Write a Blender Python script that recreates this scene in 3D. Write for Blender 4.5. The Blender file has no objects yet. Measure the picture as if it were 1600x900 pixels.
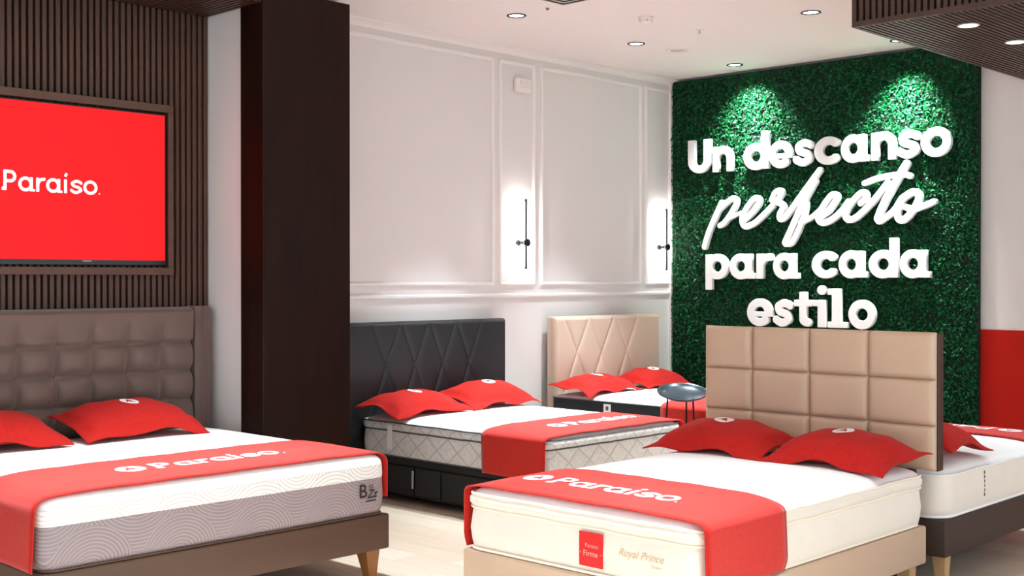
import bpy, bmesh, math, random
import numpy as np
from mathutils import Vector, Matrix
random.seed(7); RNG = np.random.default_rng(7)
PI = math.pi
SC = bpy.context.scene
COL = SC.collection

# ------------------------------------------------------------------ camera
H = 1.70                       # eye height
FPX = 1900.0                   # focal length in pixels of the 1600 px frame
AZ = math.radians(43.8)        # heading, from the X axis (along the panelled wall)
PITCH = math.atan(14.0 / FPX)
cd = bpy.data.cameras.new('camera'); cam = bpy.data.objects.new('camera', cd); COL.objects.link(cam)
cd.sensor_width = 36.0; cd.lens = FPX / 1600 * 36.0; cd.clip_start = 0.05; cd.clip_end = 100
cam.location = (0, 0, H); cam.rotation_euler = (PI / 2 - PITCH, 0, AZ - PI / 2)
SC.camera = cam
# ------------------------------------------------------------------ world + exposure
W = bpy.data.worlds.new('world'); SC.world = W; W.use_nodes = True
W.node_tree.nodes['Background'].inputs[0].default_value = (0.77, 0.93, 1.0, 1)
W.node_tree.nodes['Background'].inputs[1].default_value = 1.5
vs = SC.view_settings
vs.view_transform = 'Standard'; vs.look = 'None'; vs.gamma = 1.0; vs.use_curve_mapping = False
vs.exposure = 0.38
DOWN_W = 24.0                  # power of one ceiling downlight
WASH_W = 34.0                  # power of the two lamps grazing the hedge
SCONCE_W = 6.0

# pixel -> point helpers (a pixel gives a direction; the plane gives the distance)
Rm = cam.rotation_euler.to_matrix()
def ray(u, v):
    return (Rm @ Vector(((u - 800) / FPX, -(v - 450) / FPX, -1.0)))
def on_x(u, v, X): d = ray(u, v); t = X / d.x; return Vector((X, d.y * t, H + d.z * t))
def on_y(u, v, Y): d = ray(u, v); t = Y / d.y; return Vector((d.x * t, Y, H + d.z * t))
def on_z(u, v, Z): d = ray(u, v); t = (Z - H) / d.z; return Vector((d.x * t, d.y * t, Z))

# ------------------------------------------------------------------ materials
MATS = {}
def srgb(c):
    return tuple((x / 12.92 if x <= 0.04045 else ((x + 0.055) / 1.055) ** 2.4) for x in [k / 255 for k in c]) + (1,)
def mat(name, col, rough=0.6, metal=0.0, spec=0.5, var=0.0, vscale=8.0, bump=0.0, bscale=200.0, sheen=0.0, stretch=None, coat=0.0):
    m = bpy.data.materials.new(name); m.use_nodes = True; nt = m.node_tree; b = nt.nodes['Principled BSDF']
    c = srgb(col); b.inputs['Base Color'].default_value = c
    b.inputs['Roughness'].default_value = rough; b.inputs['Metallic'].default_value = metal
    b.inputs['Specular IOR Level'].default_value = spec
    if sheen: b.inputs['Sheen Weight'].default_value = sheen
    if coat: b.inputs['Coat Weight'].default_value = coat
    tc = nt.nodes.new('ShaderNodeTexCoord'); mp = nt.nodes.new('ShaderNodeMapping')
    nt.links.new(tc.outputs['Object'], mp.inputs[0])
    if stretch: mp.inputs['Scale'].default_value = stretch
    if var:
        n = nt.nodes.new('ShaderNodeTexNoise'); n.inputs['Scale'].default_value = vscale; n.inputs['Detail'].default_value = 5
        nt.links.new(mp.outputs[0], n.inputs['Vector'])
        r = nt.nodes.new('ShaderNodeValToRGB'); r.color_ramp.elements[0].position = 0.3; r.color_ramp.elements[1].position = 0.7
        r.color_ramp.elements[0].color = tuple(x * (1 - var) for x in c[:3]) + (1,)
        r.color_ramp.elements[1].color = tuple(min(1, x * (1 + var)) for x in c[:3]) + (1,)
        nt.links.new(n.outputs['Fac'], r.inputs[0]); nt.links.new(r.outputs[0], b.inputs['Base Color'])
    if bump:
        n2 = nt.nodes.new('ShaderNodeTexNoise'); n2.inputs['Scale'].default_value = bscale; n2.inputs['Detail'].default_value = 3
        nt.links.new(mp.outputs[0], n2.inputs['Vector'])
        bp = nt.nodes.new('ShaderNodeBump'); bp.inputs['Strength'].default_value = bump; bp.inputs['Distance'].default_value = 0.01
        nt.links.new(n2.outputs['Fac'], bp.inputs['Height']); nt.links.new(bp.outputs[0], b.inputs['Normal'])
    MATS[name] = m; return m
def emis(name, col, strength):
    m = bpy.data.materials.new(name); m.use_nodes = True; b = m.node_tree.nodes['Principled BSDF']
    b.inputs['Base Color'].default_value = srgb(col); b.inputs['Emission Color'].default_value = srgb(col)
    b.inputs['Emission Strength'].default_value = strength; b.inputs['Roughness'].default_value = 0.5
    if name.startswith('screen'): b.inputs['Base Color'].default_value = (0.01, 0.01, 0.01, 1); b.inputs['Specular IOR Level'].default_value = 0.15
    MATS[name] = m; return m

mat('ceiling_paint', (240, 233, 231), 0.9)
mat('wall_paint', (222, 214, 211), 0.85)
mat('trim_paint', (236, 229, 226), 0.6)
mat('wall_red', (184, 20, 4), 0.6, spec=0.2)
mat('floor_sub', (120, 95, 75), 0.8)
for i, c in enumerate([(212, 191, 172), (205, 182, 162), (218, 199, 182), (209, 188, 168)]):
    mat('oak_%d' % i, c, 0.42, var=0.07, vscale=3.0, stretch=(14, 0.9, 4), bump=0.05, bscale=6)
mat('slat_wood', (78, 50, 37), 0.5, var=0.28, vscale=3.0, stretch=(9, 9, 0.7))
mat('slat_back', (22, 12, 9), 0.8)
mat('soffit_wood', (66, 42, 32), 0.5, var=0.25, vscale=3.0, stretch=(0.8, 9, 9))
mat('column_wood', (31, 13, 7), 0.42, var=0.35, vscale=2.2, stretch=(5, 5, 0.6), spec=0.14)
mat('frame_wood', (86, 58, 44), 0.5, var=0.2, vscale=3.0, stretch=(1, 6, 6))
mat('black_gloss', (10, 10, 11), 0.25)
mat('black_metal', (16, 16, 17), 0.4, metal=0.3)
emis('screen_red', (255, 18, 26), 0.8)
emis('screen_white', (255, 235, 232), 1.0)
mat('led_dot', (170, 170, 175), 0.3)
mat('taupe_fabric', (102, 80, 71), 0.55, var=0.05, vscale=5, bump=0.06, bscale=350, sheen=0.3)
mat('taupe_base', (86, 60, 46), 0.6, var=0.05, vscale=5, bump=0.06, bscale=350)
mat('black_leather', (19, 18, 22), 0.55, bump=0.05, bscale=200)
mat('black_base', (22, 20, 21), 0.65, bump=0.06, bscale=300)
mat('beige_leather', (206, 180, 160), 0.5, bump=0.04, bscale=160)
mat('tan_leather', (196, 166, 142), 0.45, var=0.03, vscale=4, bump=0.04, bscale=160)
mat('brown_base', (58, 40, 31), 0.6, bump=0.06, bscale=300)
mat('brown_edge', (62, 36, 26), 0.5)
mat('red_cloth', (194, 36, 25), 0.85, spec=0.25, var=0.08, vscale=60, bump=0.15, bscale=420, sheen=0.15)
mat('red_pillow', (180, 26, 19), 0.85, spec=0.2, var=0.10, vscale=50, bump=0.55, bscale=14, sheen=0.04)
mat('red_label', (218, 20, 22), 0.6)
mat('white_print', (245, 238, 235), 0.6)
mat('pink_print', (246, 160, 150), 0.6)
mat('knit_white', (244, 240, 238), 0.8, bump=0.1, bscale=90)
mat('cream_knit', (236, 223, 212), 0.75, var=0.02, bump=0.05, bscale=60)
mat('grey_piping', (88, 86, 88), 0.6)
mat('cream_piping', (246, 232, 214), 0.55)
mat('navy_border', (24, 26, 34), 0.6)
mat('gold_thread', (204, 172, 118), 0.4)
mat('ink', (48, 30, 34), 0.7)
mat('leg_wood', (150, 98, 52), 0.4, var=0.15, vscale=4, stretch=(8, 8, 1))
mat('pale_leg_wood', (190, 150, 108), 0.45, var=0.12, vscale=4, stretch=(8, 8, 1))
mat('chrome', (215, 215, 218), 0.15, metal=1.0)
mat('caster_grey', (90, 88, 88), 0.5)
mat('table_grey', (52, 58, 66), 0.28, metal=0.4)
mat('plastic_white', (234, 224, 219), 0.5)
mat('vent_dark', (120, 108, 106), 0.7)
mat('grille_pale', (206, 196, 193), 0.8)
mat('foam_white', (246, 243, 243), 0.55)
mat('hedge_back', (6, 26, 14), 0.9)
emis('lamp_white', (255, 250, 246), 14.0)
emis('led_white', (255, 252, 250), 22.0)

def leaf_mat():
    m = bpy.data.materials.new('leaf_green'); m.use_nodes = True; nt = m.node_tree; b = nt.nodes['Principled BSDF']
    tc = nt.nodes.new('ShaderNodeTexCoord'); n = nt.nodes.new('ShaderNodeTexNoise')
    n.inputs['Scale'].default_value = 38; n.inputs['Detail'].default_value = 2
    nt.links.new(tc.outputs['Object'], n.inputs['Vector'])
    r = nt.nodes.new('ShaderNodeValToRGB'); e = r.color_ramp.elements
    e[0].position = 0.32; e[0].color = srgb((2, 50, 22)); e[1].position = 0.72; e[1].color = srgb((24, 116, 58))
    k = e.new(0.52); k.color = srgb((4, 78, 40))
    nt.links.new(n.outputs['Fac'], r.inputs[0]); nt.links.new(r.outputs[0], b.inputs['Base Color'])
    b.inputs['Roughness'].default_value = 0.42; b.inputs['Specular IOR Level'].default_value = 0.2
    MATS['leaf_green'] = m
leaf_mat()

def arcs_mat(name, c1, c2, zc, zc2, space=0.017, tile=0.46, bump=0.4):
    """knitted scallops: rings around centres along the bottom, and between them rings around centres along the top"""
    m = bpy.data.materials.new(name); m.use_nodes = True; nt = m.node_tree; b = nt.nodes['Principled BSDF']
    def M(op, a, b_=None, c_=None):
        n = nt.nodes.new('ShaderNodeMath'); n.operation = op
        for k, q in enumerate((a, b_, c_)):
            if q is None: continue
            if isinstance(q, (int, float)): n.inputs[k].default_value = q
            else: nt.links.new(q, n.inputs[k])
        return n.outputs[0]
    tc = nt.nodes.new('ShaderNodeTexCoord'); sx = nt.nodes.new('ShaderNodeSeparateXYZ'); nt.links.new(tc.outputs['Object'], sx.inputs[0])
    h = M('ADD', sx.outputs[0], sx.outputs[1])
    def dist(off, z0):
        q = M('SUBTRACT', M('FLOORED_MODULO', M('ADD', h, off), tile), tile / 2); z = M('SUBTRACT', sx.outputs[2], z0)
        return M('SQRT', M('ADD', M('MULTIPLY', q, q), M('MULTIPLY', z, z)))
    dA = dist(0.07, zc); dB = dist(0.07 + tile / 2, zc2)
    sel = M('LESS_THAN', dA, tile * 0.47)
    d = M('ADD', M('MULTIPLY', dA, sel), M('MULTIPLY', dB, M('SUBTRACT', 1.0, sel)))
    w = M('SINE', M('MULTIPLY', d, 2 * PI / space))
    mr = nt.nodes.new('ShaderNodeMapRange'); mr.inputs[1].default_value = -0.1; mr.inputs[2].default_value = 0.95; nt.links.new(w, mr.inputs[0])
    mx = nt.nodes.new('ShaderNodeMix'); mx.data_type = 'RGBA'; mx.inputs[6].default_value = srgb(c1); mx.inputs[7].default_value = srgb(c2)
    nt.links.new(mr.outputs[0], mx.inputs[0]); nt.links.new(mx.outputs[2], b.inputs['Base Color'])
    bp = nt.nodes.new('ShaderNodeBump'); bp.inputs['Strength'].default_value = bump; bp.inputs['Distance'].default_value = 0.004
    nt.links.new(mr.outputs[0], bp.inputs['Height']); nt.links.new(bp.outputs[0], b.inputs['Normal'])
    b.inputs['Roughness'].default_value = 0.75
    MATS[name] = m
arcs_mat('arcs_lilac', (148, 132, 136), (174, 158, 161), 0.36, 0.74)
arcs_mat('arcs_white', (248, 244, 242), (224, 217, 215), 0.45, 0.74, space=0.019)

def quilt_mat(name, c1, c2):
    """diamond quilting on a mattress border"""
    m = bpy.data.materials.new(name); m.use_nodes = True; nt = m.node_tree; b = nt.nodes['Principled BSDF']
    tc = nt.nodes.new('ShaderNodeTexCoord'); outs = []
    sx = nt.nodes.new('ShaderNodeSeparateXYZ'); nt.links.new(tc.outputs['Object'], sx.inputs[0])
    h = nt.nodes.new('ShaderNodeMath'); h.operation = 'ADD'
    nt.links.new(sx.outputs[0], h.inputs[0]); nt.links.new(sx.outputs[1], h.inputs[1])
    for sg in (1, -1):
        a = nt.nodes.new('ShaderNodeMath'); a.operation = 'MULTIPLY_ADD'; a.inputs[1].default_value = 1.25 * sg
        nt.links.new(sx.outputs[2], a.inputs[0]); nt.links.new(h.outputs[0], a.inputs[2])
        p = nt.nodes.new('ShaderNodeMath'); p.operation = 'PINGPONG'; p.inputs[1].default_value = 0.11
        nt.links.new(a.outputs[0], p.inputs[0]); outs.append(p)
    mn = nt.nodes.new('ShaderNodeMath'); mn.operation = 'MINIMUM'
    nt.links.new(outs[0].outputs[0], mn.inputs[0]); nt.links.new(outs[1].outputs[0], mn.inputs[1])
    mr = nt.nodes.new('ShaderNodeMapRange'); mr.inputs[1].default_value = 0.0; mr.inputs[2].default_value = 0.012
    nt.links.new(mn.outputs[0], mr.inputs[0])
    nz = nt.nodes.new('ShaderNodeTexNoise'); nz.inputs['Scale'].default_value = 45; nt.links.new(tc.outputs['Object'], nz.inputs['Vector'])
    mul = nt.nodes.new('ShaderNodeMath'); mul.operation = 'MULTIPLY'; nt.links.new(mr.outputs[0], mul.inputs[0])
    nm = nt.nodes.new('ShaderNodeMapRange'); nm.inputs[1].default_value = 0.35; nm.inputs[2].default_value = 0.6; nm.inputs[3].default_value = 0.55
    nt.links.new(nz.outputs['Fac'], nm.inputs[0]); nt.links.new(nm.outputs[0], mul.inputs[1])
    mx = nt.nodes.new('ShaderNodeMix'); mx.data_type = 'RGBA'; mx.inputs[6].default_value = srgb(c2); mx.inputs[7].default_value = srgb(c1)
    nt.links.new(mul.outputs[0], mx.inputs[0]); nt.links.new(mx.outputs[2], b.inputs['Base Color'])
    bp = nt.nodes.new('ShaderNodeBump'); bp.inputs['Strength'].default_value = 0.5; bp.inputs['Distance'].default_value = 0.006
    nt.links.new(mr.outputs[0], bp.inputs['Height']); nt.links.new(bp.outputs[0], b.inputs['Normal'])
    b.inputs['Roughness'].default_value = 0.7
    MATS[name] = m
quilt_mat('quilt_grey', (228, 223, 220), (194, 187, 185))

# ------------------------------------------------------------------ object helpers
def tag(o, label=None, cat=None, group=None, kind=None):
    if label: o['label'] = label
    if cat: o['category'] = cat
    if group: o['group'] = group
    if kind: o['kind'] = kind
    return o
def empty(name, loc=(0, 0, 0), rz=0.0):
    o = bpy.data.objects.new(name, None); o.empty_display_size = 0.1
    o.location = loc; o.rotation_euler = (0, 0, rz); COL.objects.link(o); return o
def link_mesh(name, me, m=None, parent=None, smooth=False):
    if m:
        me.materials.clear(); me.materials.append(MATS[m])
    if smooth:
        me.polygons.foreach_set('use_smooth', [True] * len(me.polygons))
    o = bpy.data.objects.new(name, me); COL.objects.link(o)
    if parent: o.parent = parent
    return o
def from_bm(name, bm, m, parent=None, smooth=False):
    me = bpy.data.meshes.new(name); bm.to_mesh(me); bm.free(); return link_mesh(name, me, m, parent, smooth)
def pyd(name, v, f, m, parent=None, smooth=False):
    me = bpy.data.meshes.new(name); me.from_pydata(v, [], f); me.update(); return link_mesh(name, me, m, parent, smooth)
def add_box(bm, x0, x1, y0, y1, z0, z1):
    vs_ = [bm.verts.new(p) for p in ((x0, y0, z0), (x1, y0, z0), (x1, y1, z0), (x0, y1, z0), (x0, y0, z1), (x1, y0, z1), (x1, y1, z1), (x0, y1, z1))]
    for f in ((0, 3, 2, 1), (4, 5, 6, 7), (0, 1, 5, 4), (1, 2, 6, 5), (2, 3, 7, 6), (3, 0, 4, 7)): bm.faces.new([vs_[i] for i in f])
def box(name, x0, x1, y0, y1, z0, z1, m, parent=None, bev=0.0, seg=2):
    bm = bmesh.new(); add_box(bm, min(x0, x1), max(x0, x1), min(y0, y1), max(y0, y1), min(z0, z1), max(z0, z1))
    if bev: bmesh.ops.bevel(bm, geom=bm.edges[:], offset=bev, segments=seg, profile=0.5, affect='EDGES')
    return from_bm(name, bm, m, parent, smooth=False if seg < 3 else True)
def cyl(name, p0, p1, r0, r1, m, parent=None, n=16, smooth=True):
    p0 = Vector(p0); p1 = Vector(p1); d = (p1 - p0).normalized()
    a = d.orthogonal().normalized(); b = d.cross(a); v = []; f = []
    for p, r in ((p0, r0), (p1, r1)):
        for i in range(n):
            t = 2 * PI * i / n; v.append(p + a * (r * math.cos(t)) + b * (r * math.sin(t)))
    for i in range(n): j = (i + 1) % n; f.append((i, j, n + j, n + i))
    f.append(tuple(range(n))[::-1]); f.append(tuple(range(n, 2 * n)))
    o = pyd(name, v, f, m, parent)
    if smooth:
        for i in range(n): o.data.polygons[i].use_smooth = True
    return o
def lathe(name, prof, m, parent=None, n=32, smooth=True):
    v = []; f = []; k = len(prof)
    for i in range(n):
        t = 2 * PI * i / n
        for r, z in prof: v.append((r * math.cos(t), r * math.sin(t), z))
    for i in range(n):
        j = (i + 1) % n
        for q in range(k - 1): f.append((i * k + q, j * k + q, j * k + q + 1, i * k + q + 1))
    if prof[0][0] > 1e-6: f.append(tuple(i * k for i in range(n))[::-1])
    if prof[-1][0] > 1e-6: f.append(tuple(i * k + k - 1 for i in range(n)))
    return pyd(name, v, f, m, parent, smooth)
def grid_faces(nx, ny, off=0, flip=False):
    f = []
    for j in range(ny - 1):
        for i in range(nx - 1):
            a = off + j * nx + i; q = (a, a + 1, a + nx + 1, a + nx)
            f.append(q[::-1] if flip else q)
    return f

# ------------------------------------------------------------------ glyph engine: strokes -> distance field -> outline
def seg_d(P, a, b, c0, c1, hw):
    a = np.array(a, float); b = np.array(b, float); d = b - a; L = np.hypot(*d) + 1e-12
    t = ((P - a) @ d) / (L * L); tc = np.clip(t, 0, 1)
    q = P - a - tc[..., None] * d; D = np.hypot(q[..., 0], q[..., 1])
    per = np.abs((P[..., 0] - a[0]) * d[1] - (P[..., 1] - a[1]) * d[0]) / L
    if c0: D = np.where(t < 0, np.maximum(per, -t * L + hw), D)
    if c1: D = np.where(t > 1, np.maximum(per, (t - 1) * L + hw), D)
    return D - hw
def field(P, strokes):
    F = np.full(P.shape[:2], 9.0)
    for s in strokes:
        pts, hw, butt = s['p'], s['w'], s.get('butt', True)
        n = len(pts)
        if n == 1: d = np.hypot(P[..., 0] - pts[0][0], P[..., 1] - pts[0][1]) - hw
        else:
            d = np.full(P.shape[:2], 9.0)
            closed = s.get('closed', False)
            for i in range(n - 1):
                d = np.minimum(d, seg_d(P, pts[i], pts[i + 1], butt and i == 0 and not closed, butt and i == n - 2 and not closed, hw))
        F = np.maximum(F, -d) if s.get('cut') else np.minimum(F, d)
    return F
def contours(strokes, step):
    allp = np.array([p for s in strokes for p in s['p']]); w = max(s['w'] for s in strokes) + 3 * step
    x = np.arange(allp[:, 0].min() - w, allp[:, 0].max() + w, step); y = np.arange(allp[:, 1].min() - w, allp[:, 1].max() + w, step)
    P = np.stack(np.meshgrid(x, y), -1); F = field(P, strokes)
    S = F < 0; nxt = {}; pos = {}
    def key(i, j, hor):
        k = (i, j, hor)
        if k not in pos:
            if hor: a, b = F[j, i], F[j, i + 1]; t = a / (a - b); pos[k] = (x[i] + t * step, y[j])
            else: a, b = F[j, i], F[j + 1, i]; t = a / (a - b); pos[k] = (x[i], y[j] + t * step)
        return k
    code = S[:-1, :-1] * 1 + S[:-1, 1:] * 2 + S[1:, 1:] * 4 + S[1:, :-1] * 8
    js, is_ = np.nonzero((code > 0) & (code < 15))
    for j, i in zip(js.tolist(), is_.tolist()):
        c = int(code[j, i]); B = (i, j, True); T = (i, j + 1, True); L = (i, j, False); R = (i + 1, j, False)
        for a, b in {1: [(L, B)], 2: [(B, R)], 3: [(L, R)], 4: [(R, T)], 5: [(L, T), (R, B)], 6: [(B, T)], 7: [(L, T)], 8: [(T, L)], 9: [(T, B)],
                     10: [(B, L), (T, R)], 11: [(T, R)], 12: [(R, L)], 13: [(R, B)], 14: [(B, L)]}[c]:
            nxt[key(*a)] = key(*b)
    loops = []
    while nxt:
        k0 = next(iter(nxt)); lp = []; k = k0
        while k in nxt: lp.append(pos[k]); k = nxt.pop(k)
        if len(lp) < 6: continue
        tol = step * 0.18; q = [lp[0]]; i0 = 0
        for i in range(2, len(lp) + 1):                      # drop points that lie on straight runs
            a = np.array(lp[i0]); b = np.array(lp[i % len(lp)]); d = b - a; L = np.hypot(*d) + 1e-9
            m = np.array(lp[i0 + 1:i]) - a
            if np.max(np.abs(m[:, 0] * d[1] - m[:, 1] * d[0])) / L > tol or i - i0 > 14: q.append(lp[i - 1]); i0 = i - 1
        loops.append(q)
    return loops
def arc(cx, cy, rx, ry, a0, a1, n=26):
    return [(cx + rx * math.cos(math.radians(a0 + (a1 - a0) * i / n)), cy + ry * math.sin(math.radians(a0 + (a1 - a0) * i / n))) for i in range(n + 1)]
def smooth_path(pts, n=8):
    out = []; m = len(pts)
    for i in range(m - 1):
        p0 = np.array(pts[max(i - 1, 0)]); p1 = np.array(pts[i]); p2 = np.array(pts[i + 1]); p3 = np.array(pts[min(i + 2, m - 1)])
        for k in range(n):
            t = k / n
            out.append(tuple(0.5 * (2 * p1 + (p2 - p0) * t + (2 * p0 - 5 * p1 + 4 * p2 - p3) * t * t + (3 * p1 - p0 - 3 * p2 + p3) * t ** 3)))
    out.append(tuple(pts[-1])); return out
def glyph(ch, h=0.155):
    """lower case is 1 unit high; returns strokes"""
    r = 0.52 - h; c = (0.52, 0.5, r, 0.53 - h)
    S = lambda p, w=h, **k: dict(p=p, w=w, **k)
    sx = 1.04 - h * 0.9
    if ch == 'o': return [S(arc(0.53, 0.5, r + 0.03, 0.53 - h, 0, 360, 40), closed=True)]
    if ch == 'a': return [S(arc(*c, 0, 360, 40), closed=True), S([(sx, 1.0), (sx, 0.0)]), S([(sx, h * 0.75), (1.04 + 0.16, h * 0.75)], h * 0.75)]
    if ch == 'd': return [S(arc(*c, 0, 360, 40), closed=True), S([(sx, 1.46), (sx, 0.0)])]
    if ch == 'p': return [S(arc(*c, 0, 360, 40), closed=True), S([(h * 0.9, 1.0), (h * 0.9, -0.46)])]
    if ch == 'n': return [S([(h, 1.0), (h, 0.0)]), S(arc(0.50, 0.52, 0.50 - h, 0.51 - h, 180, 0) + [(1.0 - h, 0.0)])]
    if ch == 'r': return [S([(h, 1.0), (h, 0.0)]), S(arc(0.53, 0.44, 0.53 - h, 0.58 - h, 180, 78))]
    if ch == 'c': return [S(arc(0.52, 0.5, r, 0.53 - h, 38, 322))]
    if ch == 'e': return [S(arc(0.52, 0.5, r, 0.53 - h, 0, 318, 36)), S([(0.2, 0.44), (1.04, 0.44)], h * 0.62)]
    if ch == 's':
        k = h; return [S(smooth_path([(0.84, 0.76), (0.66, 0.99 - k), (0.46, 1.02 - k), (0.24, 0.93 - k), (k + 0.02, 0.72), (0.24, 0.57), (0.46, 0.5), (0.68, 0.43),
                                      (0.90 - k + 0.02, 0.28), (0.68, k + 0.06), (0.44, k - 0.03), (0.22, k + 0.02), (0.05, 0.26)], 5), h * 0.95)]
    if ch == 't': return [S([(0.38, 1.28), (0.38, 0.3)] + arc(0.38 + 0.28, 0.28, 0.28, 0.28 - h, 180, 262, 10)), S([(0.0, 1.0 - h * 0.8), (0.76, 1.0 - h * 0.8)], h * 0.8)]
    if ch == 'i': return [S([(0.4, 1.0), (0.4, 0.0)]), S([(0.06, 1.0 - h * 0.75), (0.4, 1.0 - h * 0.75)], h * 0.75), S([(0.4, 1.36)], h * 1.15)]
    if ch == 'l': return [S([(0.36, 1.42), (0.36, 0.0)]), S([(0.06, 1.42 - h * 0.75), (0.36, 1.42 - h * 0.75)], h * 0.75), S([(0.06, h * 0.7), (0.74, h * 0.7)], h * 0.7)]
    if ch == 'U': return [S([(h, 1.36), (h, 0.5)] + arc(0.5, 0.5, 0.5 - h, 0.5 - h, 180, 360, 24) + [(1 - h, 1.36)])]
    if ch == 'P': return [S([(0.24, 1.42), (0.24, 0.0)]), S([(0.24, 1.42 - h)] + arc(0.62, 0.98, 0.42 - h, 0.44 - h, 90, -90, 20) + [(0.24, 0.54 + h)]), S([(0.0, h), (0.3, h)], h)]
    if ch == 'í': return [S([(0.16, 1.0), (0.16, 0.0)]), S([(0.13, 1.2), (0.26, 1.42)], h * 0.9)]
    if ch == '@':   # round emblem: white disc with an A-like wedge left open
        return [S([(0.71, 0.71)], 0.71)] + [S([(0.40, 0.44), (0.71, 1.02), (1.0, 0.44)], 0.07, cut=True, butt=False), S([(0.71, 0.62)], 0.17, cut=True)]
    if ch == '.': return [S([(0.06, 0.08)], 0.06)]
    raise KeyError(ch)
def outline_mesh(loops, depth, bev=0.0):
    cu = bpy.data.curves.new('outline', 'CURVE'); cu.dimensions = '2D'; cu.fill_mode = 'BOTH'; cu.extrude = depth / 2 - bev if depth else 0
    cu.bevel_depth = bev; cu.bevel_resolution = 1; cu.offset = -bev
    for lp in loops:
        sp = cu.splines.new('POLY'); sp.points.add(len(lp) - 1); sp.use_cyclic_u = True
        for k, (px, py) in enumerate(lp): sp.points[k].co = (px, py, 0, 1)
    o = bpy.data.objects.new('outline', cu); COL.objects.link(o)
    bpy.context.view_layer.update()
    me = bpy.data.meshes.new_from_object(o.evaluated_get(bpy.context.evaluated_depsgraph_get()))
    bpy.data.objects.remove(o); bpy.data.curves.remove(cu); return me
def lockup(height, h=0.13):
    """the emblem and the word as printed on runners and screen: loops in metres centred on 0, one list per glyph"""
    s = height / 1.42; x = 0.0; out = []
    for ch, adv in (('@', 1.42 + 0.34), ('P', 1.16), ('a', 1.28), ('r', 0.72), ('a', 1.28), ('í', 0.52), ('s', 1.0), ('o', 1.16), ('.', 0.1)):
        st = glyph(ch, h); lps = contours(st, 0.035)
        out.append((ch, [[((px + x) * s, py * s) for px, py in lp] for lp in lps])); x += adv
    w = x * s; return [(c, [[(px - w / 2, py - height * 0.42) for px, py in lp] for lp in lps]) for c, lps in out], w
def text_mesh(body, size, shear=0.0, offset=0.0):
    cu = bpy.data.curves.new('txt', 'FONT'); cu.body = body; cu.size = size; cu.shear = shear; cu.offset = offset; cu.align_x = 'CENTER'
    o = bpy.data.objects.new('txt', cu); COL.objects.link(o); bpy.context.view_layer.update()
    me = bpy.data.meshes.new_from_object(o.evaluated_get(bpy.context.evaluated_depsgraph_get()))
    bpy.data.objects.remove(o); bpy.data.curves.remove(cu); return me
LOCK, LOCK_W = lockup(0.15)

# ================================================================== THE ROOM
CEIL = 3.78; YB = 7.65; XG = 10.45; YS = 7.27; XR = 4.56
floor = tag(box('floor', -3.0, 12.0, -3.0, 8.0, -0.2, -0.013, 'floor_sub'), kind='structure')
pm = []
for i in range(4):
    bm = bmesh.new(); add_box(bm, 0.0008, 0.1992, 0.0008, 2.3992, -0.013, 0.0)
    bmesh.ops.bevel(bm, geom=[e for e in bm.edges if all(abs(v.co.z) < 1e-6 for v in e.verts)], offset=0.0012, segments=1, affect='EDGES')
    me = bpy.data.meshes.new('plank'); bm.to_mesh(me); bm.free(); me.materials.append(MATS['oak_%d' % i]); pm.append(me)
for ix in range(56):
    off = [-1.9, -0.7, -1.3, -0.2, -1.6][ix % 5]
    for iy in range(5):
        y = off + iy * 2.4
        if y > 7.6: continue
        o = bpy.data.objects.new('plank', pm[random.randrange(4)]); COL.objects.link(o); o.parent = floor; o.location = (0.0 + ix * 0.2, y, 0)
# the outer strips of the floor, never in view, as plain slabs
box('plank_field', -3.0, 0.0, -3.0, 8.0, -0.013, 0.0, 'oak_0', floor); box('plank_field', 11.2, 12.0, -3.0, 8.0, -0.013, 0.0, 'oak_0', floor)
box('plank_field', 0.0, 11.2, -3.0, -1.9, -0.013, 0.0, 'oak_0', floor)
tag(box('ceiling', -3.0, 12.0, -3.0, 8.0, CEIL, CEIL + 0.2, 'ceiling_paint'), kind='structure')
wall_back = tag(box('wall_back', XR, XG + 0.3, YB, YB + 0.2, 0, CEIL, 'wall_paint'), kind='structure')
wall_right = tag(box('wall_right', XG, XG + 0.2, -3.0, YB, 0, CEIL, 'wall_paint'), kind='structure')
zr = on_x(1560, 515.5, XG - 0.01).z
YH0 = on_x(1526, 400, XG - 0.10).y
box('red_dado', XG - 0.012, XG, -3.0, YH0, 0.0, zr, 'wall_red', wall_right)
wall_left = tag(box('wall_left', -3.0, XR, YS, YS + 0.2, 0, 3.6, 'slat_back'), kind='structure')
sm = bpy.data.meshes.new('slat'); bm = bmesh.new(); add_box(bm, -0.0135, 0.0135, -0.030, 0, 0, 3.48)
bmesh.ops.bevel(bm, geom=[e for e in bm.edges if abs(e.verts[0].co.z - e.verts[1].co.z) > 1 and e.verts[0].co.y < -0.01], offset=0.004, segments=1, affect='EDGES')
bm.to_mesh(sm); bm.free(); sm.materials.append(MATS['slat_wood'])
x = XR - 0.02
for i in range(100):
    o = bpy.data.objects.new('slat', sm); COL.objects.link(o); o.parent = wall_left; o.location = (x, YS, 0); x -= 0.0435
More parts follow.
